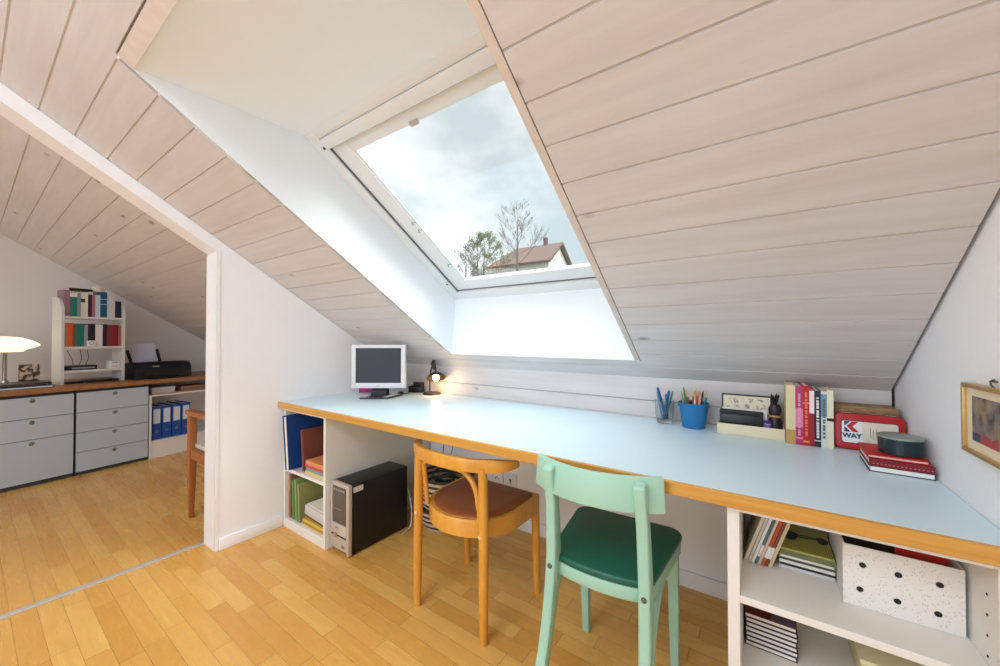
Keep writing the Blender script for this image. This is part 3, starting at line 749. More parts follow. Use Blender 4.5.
def basket_mat():
    m = mat('striped_rope', (190, 170, 140), 0.85, bump=0.4, nscale=160); n = N(m)
    sp = n.node('ShaderNodeSeparateXYZ'); n.t.links.new(n.obj(), sp.inputs[0])
    st = n.math('GREATER_THAN', n.math('FRACT', n.math('DIVIDE', sp.outputs[2], 0.033)), 0.52)
    nz = n.noise(n.obj((1, 1, 1)), 90, 3)
    c = n.mix(st, lin((206, 188, 160)), lin((58, 44, 42)))
    n.put(n.b.inputs['Base Color'], n.mix(n.math('MULTIPLY', nz, 0.35), c, lin((120, 90, 70))))
    return m
BM_ = basket_mat()
def basket(label_, loc, rot_, r0, r1, hh):
    t = thing('rope_basket', label_, 'basket', loc, rot_)
    b = B(); k = int(hh / 0.013); out, inn = [(0, 0)], []
    for i in range(k):
        f = i / (k - 1); r = r0 + (r1 - r0) * (1 - (1 - f) ** 1.7); z = 0.0065 + i * (hh - 0.013) / (k - 1)
        for a in (-70, -25, 25, 70): out.append((r + 0.0065 * math.cos(R_(a)), z + 0.0065 * math.sin(R_(a))))
        inn.append((r - 0.006, z))
    prof = out + inn[::-1] + [(0, 0.010)]
    lathe(b, prof, None, 40); obj('coiled_wall', b, BM_, t, smooth=60)
    b = B(); tube(b, [(r1 * math.cos(a), r1 * math.sin(a), hh) for a in [2 * PI * i / 40 for i in range(40)]], 0.0085, 8, closed=True)
    label(obj('rim', b, mat('dark_rope', (70, 52, 44), 0.85), t), 'dark brown rim')
    return t
BCX, BCY = -1.580, 1.685
basket('striped rope basket on the floor under the worktop, beneath another basket', (BCX, BCY, 0.0), (0, 0, 0), 0.120, 0.160, 0.12)
basket('upper striped rope basket standing tilted on the other basket beside the computer tower', (BCX - 0.004, BCY, 0.1215), (R_(2), R_(4), 0.3), 0.130, 0.172, 0.19)
t = thing('cable_bundle', 'bundle of dark green and black leads coiled in the upper rope basket', 'cables', (BCX - 0.004, BCY, 0.14))
b = B()
for k in range(6):
    tube(b, [((0.05 + 0.012 * (k % 3)) * math.cos(a + k), (0.05 + 0.01 * (k % 2)) * math.sin(a + k), 0.02 + k * 0.026 + 0.012 * math.sin(2 * a)) for a in [2 * PI * i / 24 for i in range(24)]], 0.006, 6, closed=True)
obj('coil', b, mat('dark_green_lead', (38, 52, 44), 0.5), t)
cable('black lead hanging from the worktop into the rope basket', [(-1.68, 1.80, 0.70), (-1.665, 1.77, 0.56), (-1.63, 1.73, 0.46), (-1.62, 1.70, 0.335)], 0.0025)
cable('second black lead hanging behind the wooden chair back under the worktop', [(-1.57, 1.80, 0.70), (-1.60, 1.76, 0.58), (-1.55, 1.73, 0.48), (-1.57, 1.70, 0.335)], 0.0022, (30, 40, 34))
cable('white cable looping on the floor beside the computer tower', [(-1.735, 1.518, 0.25), (-1.722, 1.54, 0.15), (-1.706, 1.535, 0.06), (-1.695, 1.515, 0.010), (-1.685, 1.48, 0.0045), (-1.675, 1.44, 0.0045)], 0.004, (206, 200, 190))

PLASW = mat('socket_white', (226, 224, 220), 0.35)
t = thing('wall_socket', 'white wall socket with three pin holes under the worktop', 'socket', (-1.318, YB - 0.0005, 0.268))
obj('cover_plate', bx(-0.042, 0.042, -0.009, 0, -0.042, 0.042, bevel=0.003), PLASW, t)
obj('socket_insert', bx(-0.026, 0.026, -0.0115, -0.0085, -0.02, 0.02, bevel=0.001), PLASW, t)
b = B()
for px_, pz in ((-0.011, -0.003), (0.011, -0.003), (0.0, 0.005)):
    prism(b, [(px_ + 0.0042 * math.cos(a), pz + 0.0042 * math.sin(a)) for a in [2 * PI * i / 12 for i in range(12)]], 0.0112, 0.0120)
facing(b); obj('pin_hole', b, DARK, t)
t = thing('wall_switch', 'white switch plate with a dark key slot beside the wall socket', 'switch', (-1.222, YB - 0.0005, 0.268))
obj('cover_plate', bx(-0.042, 0.042, -0.009, 0, -0.042, 0.042, bevel=0.003), PLASW, t)
obj('rocker', bx(-0.026, 0.026, -0.0115, -0.0085, -0.026, 0.026, bevel=0.001), PLASW, t)
b = B(); prism(b, [(0.007 * math.cos(a), 0.006 + 0.007 * math.sin(a)) for a in [2 * PI * i / 14 for i in range(14)]], 0.0112, 0.0122); prism(b, [(-0.003, -0.014), (0.003, -0.014), (0.003, 0.004), (-0.003, 0.004)], 0.0112, 0.0122)
facing(b); obj('key_slot', b, DARK, t)

# ------------------------------------------------------------------ contents of the left shelf unit
t = thing('ring_binder', 'large blue ring binder leaning left and sticking out of the upper left compartment', 'binder', (-2.256, 1.10, 0.3540), (0, R_(-7), 0))
BLUE = mat('binder_blue', (22, 62, 122), 0.45)
obj('cover', bx(0.022, 0.027, -0.02, 0.285, 0, 0.310), BLUE, t)
obj('cover', bx(-0.018, -0.013, -0.02, 0.285, 0, 0.310), BLUE, t)
obj('spine', bx(-0.013, 0.022, 0.280, 0.285, 0, 0.310), BLUE, t)
label(obj('page_block', bx(-0.0125, 0.0215, -0.014, 0.279, 0.003, 0.302), PAPER, t), 'white page edges')
b = book('brown bound folder standing in the upper left compartment beside the blue binder', 0.022, 0.235, 0.24, (118, 66, 54), (-2.158, 1.245, 0.3520), (0, R_(-6), 0), cat='folder', name='folder')
g = 'books lying flat in the upper left compartment'
z = 0.3505
for hh, rgb, lab, dx in ((0.017, (214, 196, 120), 'yellowish book at the bottom of the flat pile in the upper left compartment', 0.0), (0.016, (120, 150, 160), 'grey teal book second from the bottom of the upper left pile', 0.006), (0.017, (196, 70, 60), 'red book third from the bottom of the upper left pile', -0.004), (0.024, (222, 142, 92), 'orange book on top of the flat pile in the upper left compartment', 0.002)):
    flat_book(lab, 0.205, 0.25, hh, rgb, (-2.024 + dx, 1.245, z), 0, g); z += hh + 0.0004
z = 0.0525
t = thing('folder', 'worn brown card folder at the left of the lower left compartment', 'folder', (-2.300, 1.22, z), (0, 0, 0))
obj('cover', bx(-0.010, 0.010, -0.10, 0.2, 0, 0.25), mat('brown_card', (150, 100, 70), 0.7), t); obj('tab', bx(-0.008, 0.008, -0.105, -0.101, 0.16, 0.22), mat('tan_tab', (196, 150, 110), 0.7), t)
g = 'green folders in the lower left compartment'
for k, (rgb, xx, hh, lab) in enumerate((((92, 138, 72), -2.256, 0.225, 'grass green folder, nearest the brown one in the lower left compartment'), ((120, 160, 92), -2.225, 0.236, 'light green folder in the middle of the three green folders'), ((140, 142, 84), -2.193, 0.215, 'olive folder, furthest from the wall of the three green folders'))):
    book(lab, 0.020, hh, 0.24, rgb, (xx, 1.24, z + 0.0010), (0, R_(-4), 0), g, 'folder', name='folder')
t = thing('paper_pack', 'yellow paper pack lying on the bottom of the lower left compartment', 'paper pack', (-2.040, 1.24, z))
obj('wrapper', bx(-0.118, 0.118, -0.12, 0.12, 0, 0.036, bevel=0.004), mat('yellow_wrap', (214, 178, 66), 0.5), t)
obj('wrapper_band', bx(-0.119, 0.119, -0.121, 0.121, 0.012, 0.020), mat('amber_band', (160, 120, 50), 0.5), t)
t = thing('document_tray', 'grey document box tilted on the yellow pack in the lower left compartment', 'box', (-2.040, 1.245, z + 0.0450), (0, R_(4), 0))
GB = mat('grey_card', (206, 198, 190), 0.7)
obj('box_body', bx(-0.112, 0.112, -0.115, 0.115, 0.006, 0.060, bevel=0.003), GB, t)
obj('base_rim', bx(-0.114, 0.114, -0.118, 0.118, 0.0, 0.0055), mat('brown_rim', (110, 84, 66), 0.6), t)
obj('sheet', bx(-0.105, 0.105, -0.105, 0.105, 0.0605, 0.064), PAPER, t)
t = thing('card_box', 'pale brown card box at the back of the lower left compartment', 'box', (-2.040, 1.430, z))
obj('box_body', bx(-0.12, 0.12, -0.05, 0.05, 0, 0.20, bevel=0.003), mat('kraft_card', (190, 158, 126), 0.7), t)
obj('lid', bx(-0.122, 0.122, -0.052, 0.052, 0.2005, 0.23, bevel=0.003), mat('pale_kraft', (214, 188, 160), 0.7), t)

# ------------------------------------------------------------------ contents of the right shelf unit
g = 'slim books leaning right in the right shelf unit'
x = -0.0375; th = R_(18); zs = 0.4845
leaning = [((226, 216, 190), 0.010, 'cream slim book, leftmost of the leaning books in the right shelf unit'), ((214, 206, 196), 0.008, 'pale grey slim book second from left among the leaning books'),
           ((238, 236, 232), 0.009, 'white slim book beside the pale grey one among the leaning books'), ((90, 120, 118), 0.007, 'dark teal slim book in the middle of the leaning books'),
           ((226, 196, 180), 0.008, 'pinkish slim book beside the teal one among the leaning books'), ((190, 84, 46), 0.010, 'rust orange book among the leaning books in the right shelf unit'),
           ((132, 72, 44), 0.007, 'brown slim book beside the rust orange one among the leaning books'), ((206, 190, 150), 0.010, 'beige book, rightmost of the leaning books beside the magazines')]
pit = 1.0 / math.cos(th)
first = True
for rgb, w, lab in leaning:
    w *= 0.78
    if not first: x += w * (math.cos(th) / 2 + math.sin(th) ** 2 / math.cos(th)) + 0.0012
    first = False
    t = book(lab, w, 0.196, 0.19, rgb, (x, 1.300 + 0.075, zs + math.sin(th) * w / 2), (0, th, 0), g, band=((238, 232, 224), ((0.12, 0.30),)) if rgb[0] < 200 else None)
    x += w * math.cos(th) / 2
g = 'magazines lying in the right shelf unit'
z = zs
mags = [((206, 206, 206), 0.008, 'pale grey magazine at the bottom of the flat magazine pile'), ((40, 40, 44), 0.006, 'black magazine second from the bottom of the magazine pile'), ((226, 226, 222), 0.008, 'white magazine third from the bottom of the magazine pile'),
        ((70, 74, 60), 0.006, 'dark olive magazine near the top of the magazine pile'), ((226, 228, 220), 0.006, 'white magazine just under the topmost two of the pile'), ((116, 122, 80), 0.014, 'olive green book under the patterned top magazine')]
for k, (rgb, hh, lab) in enumerate(mags):
    flat_book(lab, 0.117, 0.165, hh, rgb, (0.0992 + (0.002 if k % 2 else 0), 1.385, z), 0, g, 'magazine', 'magazine', 'front' if k != 4 else 'none'); z += hh + 0.0004
yg = mat('yellow_green_cover', (168, 166, 70), 0.4); n = N(yg)
st = n.math('GREATER_THAN', n.math('FRACT', n.math('MULTIPLY', n.node('ShaderNodeSeparateXYZ').outputs[0], 1.0)), 0.5)
sp = n.node('ShaderNodeSeparateXYZ'); n.t.links.new(n.obj((240, 1, 1)), sp.inputs[0])
st = n.math('GREATER_THAN', n.math('FRACT', sp.outputs[0]), 0.6)
n.put(n.b.inputs['Base Color'], n.mix(n.math('MULTIPLY', st, 0.5), lin((186, 180, 84)), lin((120, 124, 48))))
t = thing('magazine', 'top magazine with yellow green cover showing two black blobs', 'magazine', (0.1000, 1.385, z), (0, 0, 0), g)
obj('cover', bx(-0.0575, 0.0575, -0.082, 0.082, 0, 0.005), yg, t)
b = B()
def blob(cx, cy, rx, ry, k): prism(b, [(cx + rx * (1 + 0.12 * math.sin(3 * a + k)) * math.cos(a), cy + ry * math.sin(a)) for a in [2 * PI * i / 20 for i in range(20)]], 0.0049, 0.0056)
blob(-0.032, 0.010, 0.020, 0.030, 0); blob(0.042, 0.016, 0.013, 0.022, 1)
prism(b, [(-0.02, 0.006), (0.04, 0.016), (0.04, 0.022), (-0.02, 0.013)], 0.0049, 0.0055)
prism(b, [(-0.02, 0.020), (0.04, 0.026), (0.04, 0.030), (-0.02, 0.026)], 0.0049, 0.0055)
label(obj('cover_print', b, mat('black_ink', (22, 22, 28), 0.4), t), 'two black blobs joined by lines')

# dotted storage box, open on top
DX0, DX1, DY0, DY1, DH = 0.161, 0.3545, 1.215, 1.43, 0.142
t = thing('storage_box', 'white speckled card box with black eyelets in the right shelf unit', 'storage box', ((DX0 + DX1) / 2, DY0, zs))
sm = mat('speckled_card', (230, 226, 220), 0.7); n = N(sm)
vo = n.node('ShaderNodeTexVoronoi'); n.put(vo.inputs['Vector'], n.obj((1, 1, 1))); vo.inputs['Scale'].default_value = 260
sepc = n.node('ShaderNodeSeparateColor'); n.t.links.new(vo.outputs['Color'], sepc.inputs['Color'])
k1 = n.math('MULTIPLY', n.math('GREATER_THAN', sepc.outputs[0], 0.72), n.math('LESS_THAN', vo.outputs['Distance'], 0.4))
n.put(n.b.inputs['Base Color'], n.mix(n.math('MULTIPLY', k1, 0.45), lin((232, 228, 222)), lin((168, 160, 152))))
w = (DX1 - DX0) / 2; d = DY1 - DY0
b = B(); box(b, -w, w, 0, 0.004, 0, DH, bevel=0.0015); box(b, -w, w, d - 0.004, d, 0, DH, bevel=0.0015); box(b, -w, -w + 0.004, 0.004, d - 0.004, 0, DH); box(b, w - 0.004, w, 0.004, d - 0.004, 0, DH); box(b, -w + 0.004, w - 0.004, 0.004, d - 0.004, 0, 0.004)
obj('box_body', b, sm, t)
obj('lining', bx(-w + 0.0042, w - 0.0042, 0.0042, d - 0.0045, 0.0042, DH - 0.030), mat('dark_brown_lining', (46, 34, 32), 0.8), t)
for ex, ez in ((-0.062, 0.100), (-0.067, 0.042), (-0.003, 0.098), (-0.005, 0.038), (0.060, 0.099), (0.057, 0.035)):
    b = B(); lathe(b, [(0, -0.0008), (0.0056, -0.0008), (0.0064, 0.0), (0.0056, 0.0014), (0, 0.0010)], Matrix.Translation((ex, 0, ez)) @ Matrix.Rotation(PI / 2, 4, 'X'), 18)
    obj('eyelet', b, mat('black_eyelet', (24, 24, 26), 0.4), t)
t = thing('red_folder', 'thin red folder standing in the speckled box at its front right', 'folder', (0.300, 1.254, zs + DH - 0.0292))
obj('cover', bx(-0.042, 0.042, 0, 0.0016, 0, 0.031), mat('red_card', (190, 40, 36), 0.5), t); obj('cover', bx(-0.042, 0.042, 0.0045, 0.006, 0, 0.031), mat('red_card', (190, 40, 36), 0.5), t); obj('sheet', bx(-0.04, 0.04, 0.0018, 0.0043, 0, 0.030), PAPER, t)

g = 'dark covered notebooks stacked on the middle shelf of the right unit'
z = 0.2475
pos = ['lowest of the dark notebook stack in the right shelf unit', 'second notebook from the bottom of the dark stack', 'third notebook from the bottom of the dark stack', 'fourth notebook from the bottom of the dark stack', 'fifth notebook from the bottom of the dark stack', 'sixth notebook from the bottom, just under the top one']
for k in range(6):
    flat_book('plum grey notebook, ' + pos[k], 0.118, 0.16, 0.0125, (62, 54, 66), (0.0185 + 0.0012 * ((k * 2) % 3), 1.365, z), 0, g, 'notebook', 'notebook', 'none', (234, 228, 220)); z += 0.0129
t = flat_book('dark red notebook with a purple corner on top of the dark notebook stack', 0.118, 0.16, 0.0125, (92, 22, 26), (0.0185, 1.365, z), 0, g, 'notebook', 'notebook', 'none', (234, 228, 220))
b = B(); prism(b, [(0.0, -0.08), (0.056, -0.08), (0.056, 0.08), (0.03, 0.08)], 0.01245, 0.0129); obj('cover_print', b, mat('mauve_print', (92, 78, 100), 0.5), t)
t = thing('file_box', 'cream card file box on the middle shelf below the speckled box', 'box', (0.268, 1.285, 0.2475))
obj('box_body', bx(-0.066, 0.066, 0, 0.2, 0, 0.062, bevel=0.002), mat('cream_box', (226, 214, 160), 0.6), t)
obj('lid', bx(-0.0685, 0.0685, -0.0025, 0.2025, 0.0625, 0.074, bevel=0.002), mat('pale_cream_lid', (236, 226, 184), 0.6), t)

# ------------------------------------------------------------------ framed picture on the right wall
t = thing('picture_frame', 'gold framed small painting hanging on the white right wall', 'picture frame', (XR - 0.0005, 1.113, 0.868))
FW, FH = 0.36, 0.152      # along -y, z
GOLD = mat('gilt_frame', (196, 162, 98), 0.35, metal=0.5, noise=0.15, nscale=60); e = 0.009
b = B()
for a in ((-FW / 2, FW / 2, 0, e), (-FW / 2, FW / 2, FH - e, FH), (-FW / 2, -FW / 2 + e, e, FH - e), (FW / 2 - e, FW / 2, e, FH - e)):
    box(b, -0.016, 0.0, a[0], a[1], a[2], a[3], bevel=0.002)
obj('frame', b, GOLD, t)
obj('mat_board', bx(-0.009, -0.0005, -FW / 2 + e, FW / 2 - e, e, FH - e), mat('cream_mat', (232, 214, 184), 0.7), t)
am = mat('painted_scene', (110, 96, 84), 0.6); n = N(am)
sp = n.node('ShaderNodeSeparateXYZ'); n.t.links.new(n.obj(), sp.inputs[0])
nz = n.noise(n.obj((1, 1, 1)), 26, 4); nz2 = n.noise(n.obj((1, 22, 10), (0.2, 0.1, 0)), 1.4, 3)
c = n.mix(n.ramp(nz, 0.35, 0.65), lin((60, 48, 54)), lin((136, 126, 118)))
c = n.mix(n.math('MULTIPLY', n.ramp(nz2, 0.52, 0.66), 0.5), c, lin((190, 160, 104)))
low = n.math('LESS_THAN', n.math('ADD', sp.outputs[2], n.math('MULTIPLY', nz, 0.03)), 0.066)
c = n.mix(n.math('MULTIPLY', low, n.math('GREATER_THAN', sp.outputs[1], 0.035)), c, lin((168, 66, 72)))
c = n.mix(n.math('MULTIPLY', n.math('LESS_THAN', sp.outputs[2], 0.048), n.math('GREATER_THAN', sp.outputs[1], 0.108)), c, lin((52, 70, 92)))
n.put(n.b.inputs['Base Color'], c)
obj('painting', bx(-0.0098, -0.0088, -FW / 2 + 0.036, FW / 2 - 0.036, 0.030, FH - 0.026), am, t)
b = B(); tube(b, [(-0.002, 0.07, FH - 0.002), (-0.007, 0.07, FH + 0.004), (-0.007, 0.073, FH + 0.012), (-0.002, 0.07, FH + 0.016)], 0.0018, 6); box(b, -0.004, 0.0, 0.062, 0.078, FH + 0.010, FH + 0.014)
obj('hanger', b, mat('steel_hanger', (110, 108, 104), 0.35, metal=0.8), t)

# ------------------------------------------------------------------ wooden chair with brown seat
ORW = wood('honey_beech', (228, 166, 68), (204, 134, 46), (20, 20, 4), 0.35, coat=0.2)
BRL = mat('brown_leather', (146, 82, 46), 0.45, noise=0.12, nscale=18, bump=0.15)
t = thing('wooden_chair', 'honey coloured bentwood chair with brown leather seat tucked under the worktop', 'chair', (-1.010, 1.277, 0))
def seat_outline(s=1.0):
    o = []
    fx, fy, r = 0.213 * s, 0.195 * s, 0.03
    for i in range(7):
        a = R_(0 + 90 * i / 6); o.append((fx - r + r * math.cos(a), fy - r + r * math.sin(a)))
    for i in range(7):
        a = R_(90 + 90 * i / 6); o.append((-fx + r + r * math.cos(a), fy - r + r * math.sin(a)))
    for i in range(1, 32):
        a = PI + PI * i / 32; o.append((fx * math.cos(a), 0.01 + 0.205 * s * math.sin(a)))
    return o
b = B(); o1 = seat_outline(1.0); o0 = seat_outline(0.86); k = len(o1)
tb = bmesh.new()
R1 = [tb.verts.new((x, y, 0.360)) for x, y in o1]; R2 = [tb.verts.new((x, y, 0.421)) for x, y in o1]; R2b = [tb.verts.new((x * 0.985, y * 0.985, 0.426)) for x, y in o1]
R3 = [tb.verts.new((x, y, 0.426)) for x, y in o0]; R4 = [tb.verts.new((x, y, 0.360)) for x, y in o0]
for P, Q in ((R1, R2), (R2, R2b), (R2b, R3), (R3, R4), (R4, R1)):
    for i in range(k): tb.faces.new((P[i], P[(i + 1) % k], Q[(i + 1) % k], Q[i]))
bmesh.ops.recalc_face_normals(tb, faces=tb.faces[:]); merge(b, tb)
obj('seat_frame', b, ORW, t, smooth=50)
b = B(); tb = bmesh.new(); rings = []
for s, z in ((0.855, 0.411), (0.90, 0.427), (0.88, 0.432), (0.6, 0.4285), (0.3, 0.426)):
    rings.append([tb.verts.new((x * s / 1.0, y * s / 1.0, z)) for x, y in o1])
for P, Q in zip(rings[:-1], rings[1:]):
    for i in range(k): tb.faces.new((P[i], P[(i + 1) % k], Q[(i + 1) % k], Q[i]))
tb.faces.new(rings[-1]); tb.faces.new(rings[0][::-1]); bmesh.ops.recalc_face_normals(tb, faces=tb.faces[:]); merge(b, tb)
label(obj('seat', b, BRL, t, smooth=60), 'brown leather seat')
for s in (-1, 1):
    b = B(); tube(b, [(s * 0.198, 0.177, 0.0), (s * 0.196, 0.172, 0.25), (s * 0.194, 0.168, 0.37), (s * 0.194, 0.168, 0.429)], [0.0145, 0.0175, 0.0185, 0.0185], 16); obj('leg', b, ORW, t)
for s in (-1, 1):
    b = B(); tube(b, [(s * 0.174, -0.178, 0.0), (s * 0.173, -0.178, 0.2), (s * 0.172, -0.177, 0.42), (s * 0.170, -0.178, 0.60), (s * 0.168, -0.182, 0.640)], [0.0145, 0.0185, 0.0185, 0.0175, 0.014], 16); obj('leg', b, ORW, t)
pts, dirs, hs = [], [], []
for i in range(33):
    a = R_(-84 + 168 * i / 32); pts.append((0.262 * math.sin(a), -0.065 - 0.150 * math.cos(a), 0.647)); dirs.append((math.sin(a) * 0.150, -math.cos(a) * 0.262, 0.0))
    f = abs(-84 + 168 * i / 32) / 84; hs.append(0.050 if f < 0.6 else 0.050 - 0.028 * ((f - 0.6) / 0.4) ** 1.5)
b = B(); sweep_rect(b, pts, dirs, 0.022, hs); obj('back_rail', b, ORW, t, smooth=40)
hp = []
for z in (0.424, 0.46, 0.52, 0.57): hp.append((-0.149, -0.148 - (z - 0.424) * 0.12, z))
for i in range(7):
    a = R_(180 - 90 * i / 6); hp.append((-0.119 + 0.030 * math.cos(a), -0.168 - 0.006 * i / 6, 0.580 + 0.030 * math.sin(a)))
for i in range(9):
    a = R_(90 - 90 * i / 8); hp.append((0.045 + 0.095 * math.cos(a), -0.174 + 0.004 * i / 8, 0.500 + 0.110 * math.sin(a)))
for z in (0.47, 0.424): hp.append((0.140, -0.160, z))
b = B(); tube(b, hp, 0.0105, 12); obj('back_hoop', b, ORW, t)
for s in (-1, 1):
    b = B(); lathe(b, [(0, -0.002), (0.006, -0.001), (0.007, 0.004), (0, 0.004)], Matrix.Translation((s * 0.168, -0.1965, 0.392)) @ Matrix.Rotation(-PI / 2, 4, 'X'), 14)
    label(obj('bolt', b, mat('pale_plug', (240, 200, 130), 0.4), t), 'pale bolt cap')

# ------------------------------------------------------------------ mint chair
MINT = mat('mint_paint', (162, 204, 182), 0.4, noise=0.03, nscale=12)
GREEN = mat('dark_green_seat', (24, 92, 74), 0.4, noise=0.05, nscale=30, bump=0.1)
t = thing('wooden_chair', 'mint green painted chair with dark green seat in front of the worktop', 'chair', (-0.393, 1.215, 0), (0, 0, R_(1.5)))
def mseat(s=1.0):
    o = []; fx, fy, r = 0.182, 0.185, 0.045
    for i in range(8):
        a = R_(90 * i / 7); o.append((fx - r + r * math.cos(a), fy - r + r * math.sin(a)))
    for i in range(8):
        a = R_(90 + 90 * i / 7); o.append((-fx + r + r * math.cos(a), fy - r + r * math.sin(a)))
    bxw, by = 0.152, -0.150
    for i in range(0, 25):
        a = PI + PI * i / 24; o.append((bxw * math.cos(a), by + 0.047 * math.sin(a)))
    return [(x * s, y * s) for x, y in o]
b = B(); prism(b, mseat(0.985), 0.408, 0.4465, bevel=0.004); obj('apron', b, MINT, t, smooth=40)
b = B(); prism(b, mseat(1.0), 0.447, 0.468, bevel=0.007, seg=3); label(obj('seat', b, GREEN, t, smooth=40), 'dark green seat')
for s in (-1, 1):
    b = B(); sweep_rect(b, [(s * 0.155, 0.165, 0.0), (s * 0.155, 0.158, 0.2), (s * 0.153, 0.150, 0.42)], [(1, 0, 0)] * 3, [0.026, 0.032, 0.034], [0.026, 0.032, 0.034]); obj('leg', b, MINT, t)
for s in (-1, 1):
    P, Dd, ws, hs = [], [], [], []
    ctrl = [(0.0, -0.292), (0.10, -0.258), (0.20, -0.226), (0.30, -0.203), (0.40, -0.192), (0.48, -0.190), (0.56, -0.196), (0.64, -0.205), (0.71, -0.222), (0.745, -0.230)]
    for i, (z, y) in enumerate(ctrl):
        P.append((s * (0.146 - 0.012 * z / 0.768) + (0.014 * min(1.0, z / 0.45) - 0.004 * (1 - min(1.0, z / 0.45)) if s < 0 else 0), y, z)); Dd.append((1, 0, 0)); ws.append(0.030); hs.append(0.036 + 0.016 * math.exp(-((z - 0.42) / 0.16) ** 2))
    b = B(); sweep_rect(b, P, Dd, ws, hs); obj('leg', b, MINT, t, smooth=50)
P, Dd = [], []
for i in range(21):
    x = -0.182 + 0.364 * i / 20; P.append((x, -0.178 - 0.062 * (1 - (x / 0.182) ** 2), 0.712)); Dd.append((0.124 * x / 0.182, -0.364 / 2, 0.02))
b = B(); sweep_rect(b, P, Dd, 0.014, 0.092); obj('back_board', b, MINT, t, smooth=40)
for s in (-1, 1):
    hp = []
    for i in range(10):
        a = R_(90 * i / 9); hp.append((s * 0.146, -0.005 - 0.185 * math.sin(a), 0.395 - 0.215 * (1 - math.cos(a))))
    b = B(); sweep_rect(b, hp, [(1, 0, 0)] * 10, 0.020, 0.020); obj('brace', b, MINT, t, smooth=50)
    b = B(); lathe(b, [(0, -0.002), (0.007, -0.001), (0.008, 0.003), (0, 0.003)], Matrix.Translation((s * 0.1395 + (0.014 if s < 0 else 0), -0.2175, 0.447)) @ Matrix.Rotation(-PI / 2, 4, 'X'), 14)
    label(obj('bolt', b, mat('steel_bolt', (110, 116, 114), 0.35, metal=0.8), t), 'grey bolt head')

# ------------------------------------------------------------------ left room (cabinet run along the gable; local x along the run, local y into the wall)
CO = Vector((-4.49, 0.16, 0)); CR = math.atan2(0.987, -0.158)
U = Vector((-0.158, 0.987, 0)); NN = Vector((-0.987, -0.158, 0))
def cp(u, d, z=0.0): v = CO + U * u + NN * d; return (v.x, v.y, z)
CABW = mat('pale_grey_front', (184, 195, 204), 0.45); CABD = mat('dark_carcass', (54, 58, 64), 0.6)
def cabinet(lab, u0, u1, splits):
    t = thing('drawer_cabinet', lab, 'cabinet', cp(u0, 0), (0, 0, CR)); w = u1 - u0
    obj('carcass', bx(0, w, 0.019, 0.56, 0.0, 0.685), CABD, t)
    obj('plinth', bx(0, w, 0.012, 0.0185, 0, 0.028), CABD, t)
    for i in range(len(splits) - 1):
        z0, z1 = splits[i] + 0.002, splits[i + 1] - 0.002
        dr = obj('drawer', bx(0.004, w - 0.004, 0, 0.018, z0, z1, bevel=0.0015, seg=1), CABW, t)
        b = B(); lathe(b, [(0, 0), (0.013, 0), (0.015, 0.003), (0.012, 0.007), (0.006, 0.008), (0, 0.006)], Matrix.Translation((w / 2, 0, z1 - 0.028)) @ Matrix.Rotation(PI / 2, 4, 'X'), 18)
        obj('pull', b, mat('nickel_pull', (150, 150, 148), 0.3, metal=0.8), dr)
cabinet('pale grey cabinet with three drawers, the deepest at the bottom', -0.075, 0.367, (0.030, 0.350, 0.510, 0.672))
cabinet('pale grey cabinet with four equal drawers below the bookcase', 0.376, 0.836, (0.026, 0.186, 0.346, 0.508, 0.672))
t = thing('worktop', 'brown wooden worktop over the grey drawer cabinets in the far room', 'worktop', (0, 0, 0))
b = B()
ps = [cp(-0.6, -0.006), cp(1.62, -0.006)]
poly_ = [ps[0][:2], ps[1][:2], (XG + 0.003, ps[1][1] + 0.02), (XG + 0.003, ps[0][1] - 0.05)]
prism(b, poly_, 0.692, 0.730, bevel=0.003)
obj('board', b, wood('walnut_board', (172, 122, 80), (140, 92, 56), (4, 30, 30), 0.4), t)
# side shelf with files
t = thing('file_shelf', 'low white file shelf under the far worktop beside the drawers', 'shelf unit', cp(0.842, 0), (0, 0, CR))
SW = 0.66
obj('side_panel', bx(0, 0.014, 0, 0.36, 0, 0.572), CREAM, t); obj('side_panel', bx(SW - 0.014, SW, 0, 0.36, 0, 0.572), CREAM, t)
obj('top_board', bx(-0.002, SW + 0.002, -0.002, 0.36, 0.5725, 0.586), CREAM, t)
obj('shelf', bx(0.014, SW - 0.014, 0.004, 0.352, 0.145, 0.160), CREAM, t); obj('front_panel', bx(0.014, SW - 0.014, 0.01, 0.022, 0, 0.144), CREAM, t); obj('back_panel', bx(0.014, SW - 0.014, 0.352, 0.36, 0.0, 0.572), CREAM, t)
def lever_binder(lab, u):
    t = thing('lever_arch_file', lab, 'binder', cp(u, 0.05, 0.1605), (0, 0, CR), 'blue lever arch files under the far worktop')
    w = 0.070
    b = B(); box(b, -w / 2, -w / 2 + 0.003, 0.003, 0.28, 0, 0.31); box(b, w / 2 - 0.003, w / 2, 0.003, 0.28, 0, 0.31); box(b, -w / 2, w / 2, 0, 0.003, 0, 0.31); obj('cover', b, mat('file_blue', (28, 78, 160), 0.45), t)
    obj('page_block', bx(-w / 2 + 0.003, w / 2 - 0.003, 0.0032, 0.27, 0.004, 0.30), PAPER, t)
    label(obj('spine_label', bx(-0.026, 0.026, -0.0012, -0.0001, 0.15, 0.285), mat('label_white', (218, 222, 230), 0.6), t), 'white spine label')
    b = B(); lathe(b, [(0.008, -0.001), (0.012, -0.001), (0.012, 0.001), (0.008, 0.001)], Matrix.Translation((0, -0.001, 0.075)) @ Matrix.Rotation(PI / 2, 4, 'X'), 16, closed=True); obj('finger_ring', b, CHROME, t)
for u, lab in ((0.915, 'blue lever arch file nearest the drawers, first of four'), (0.992, 'second blue lever arch file counted from the drawers'), (1.070, 'third blue lever arch file counted from the drawers'), (1.147, 'fourth blue lever arch file, beside the wooden chair')): lever_binder(lab, u)
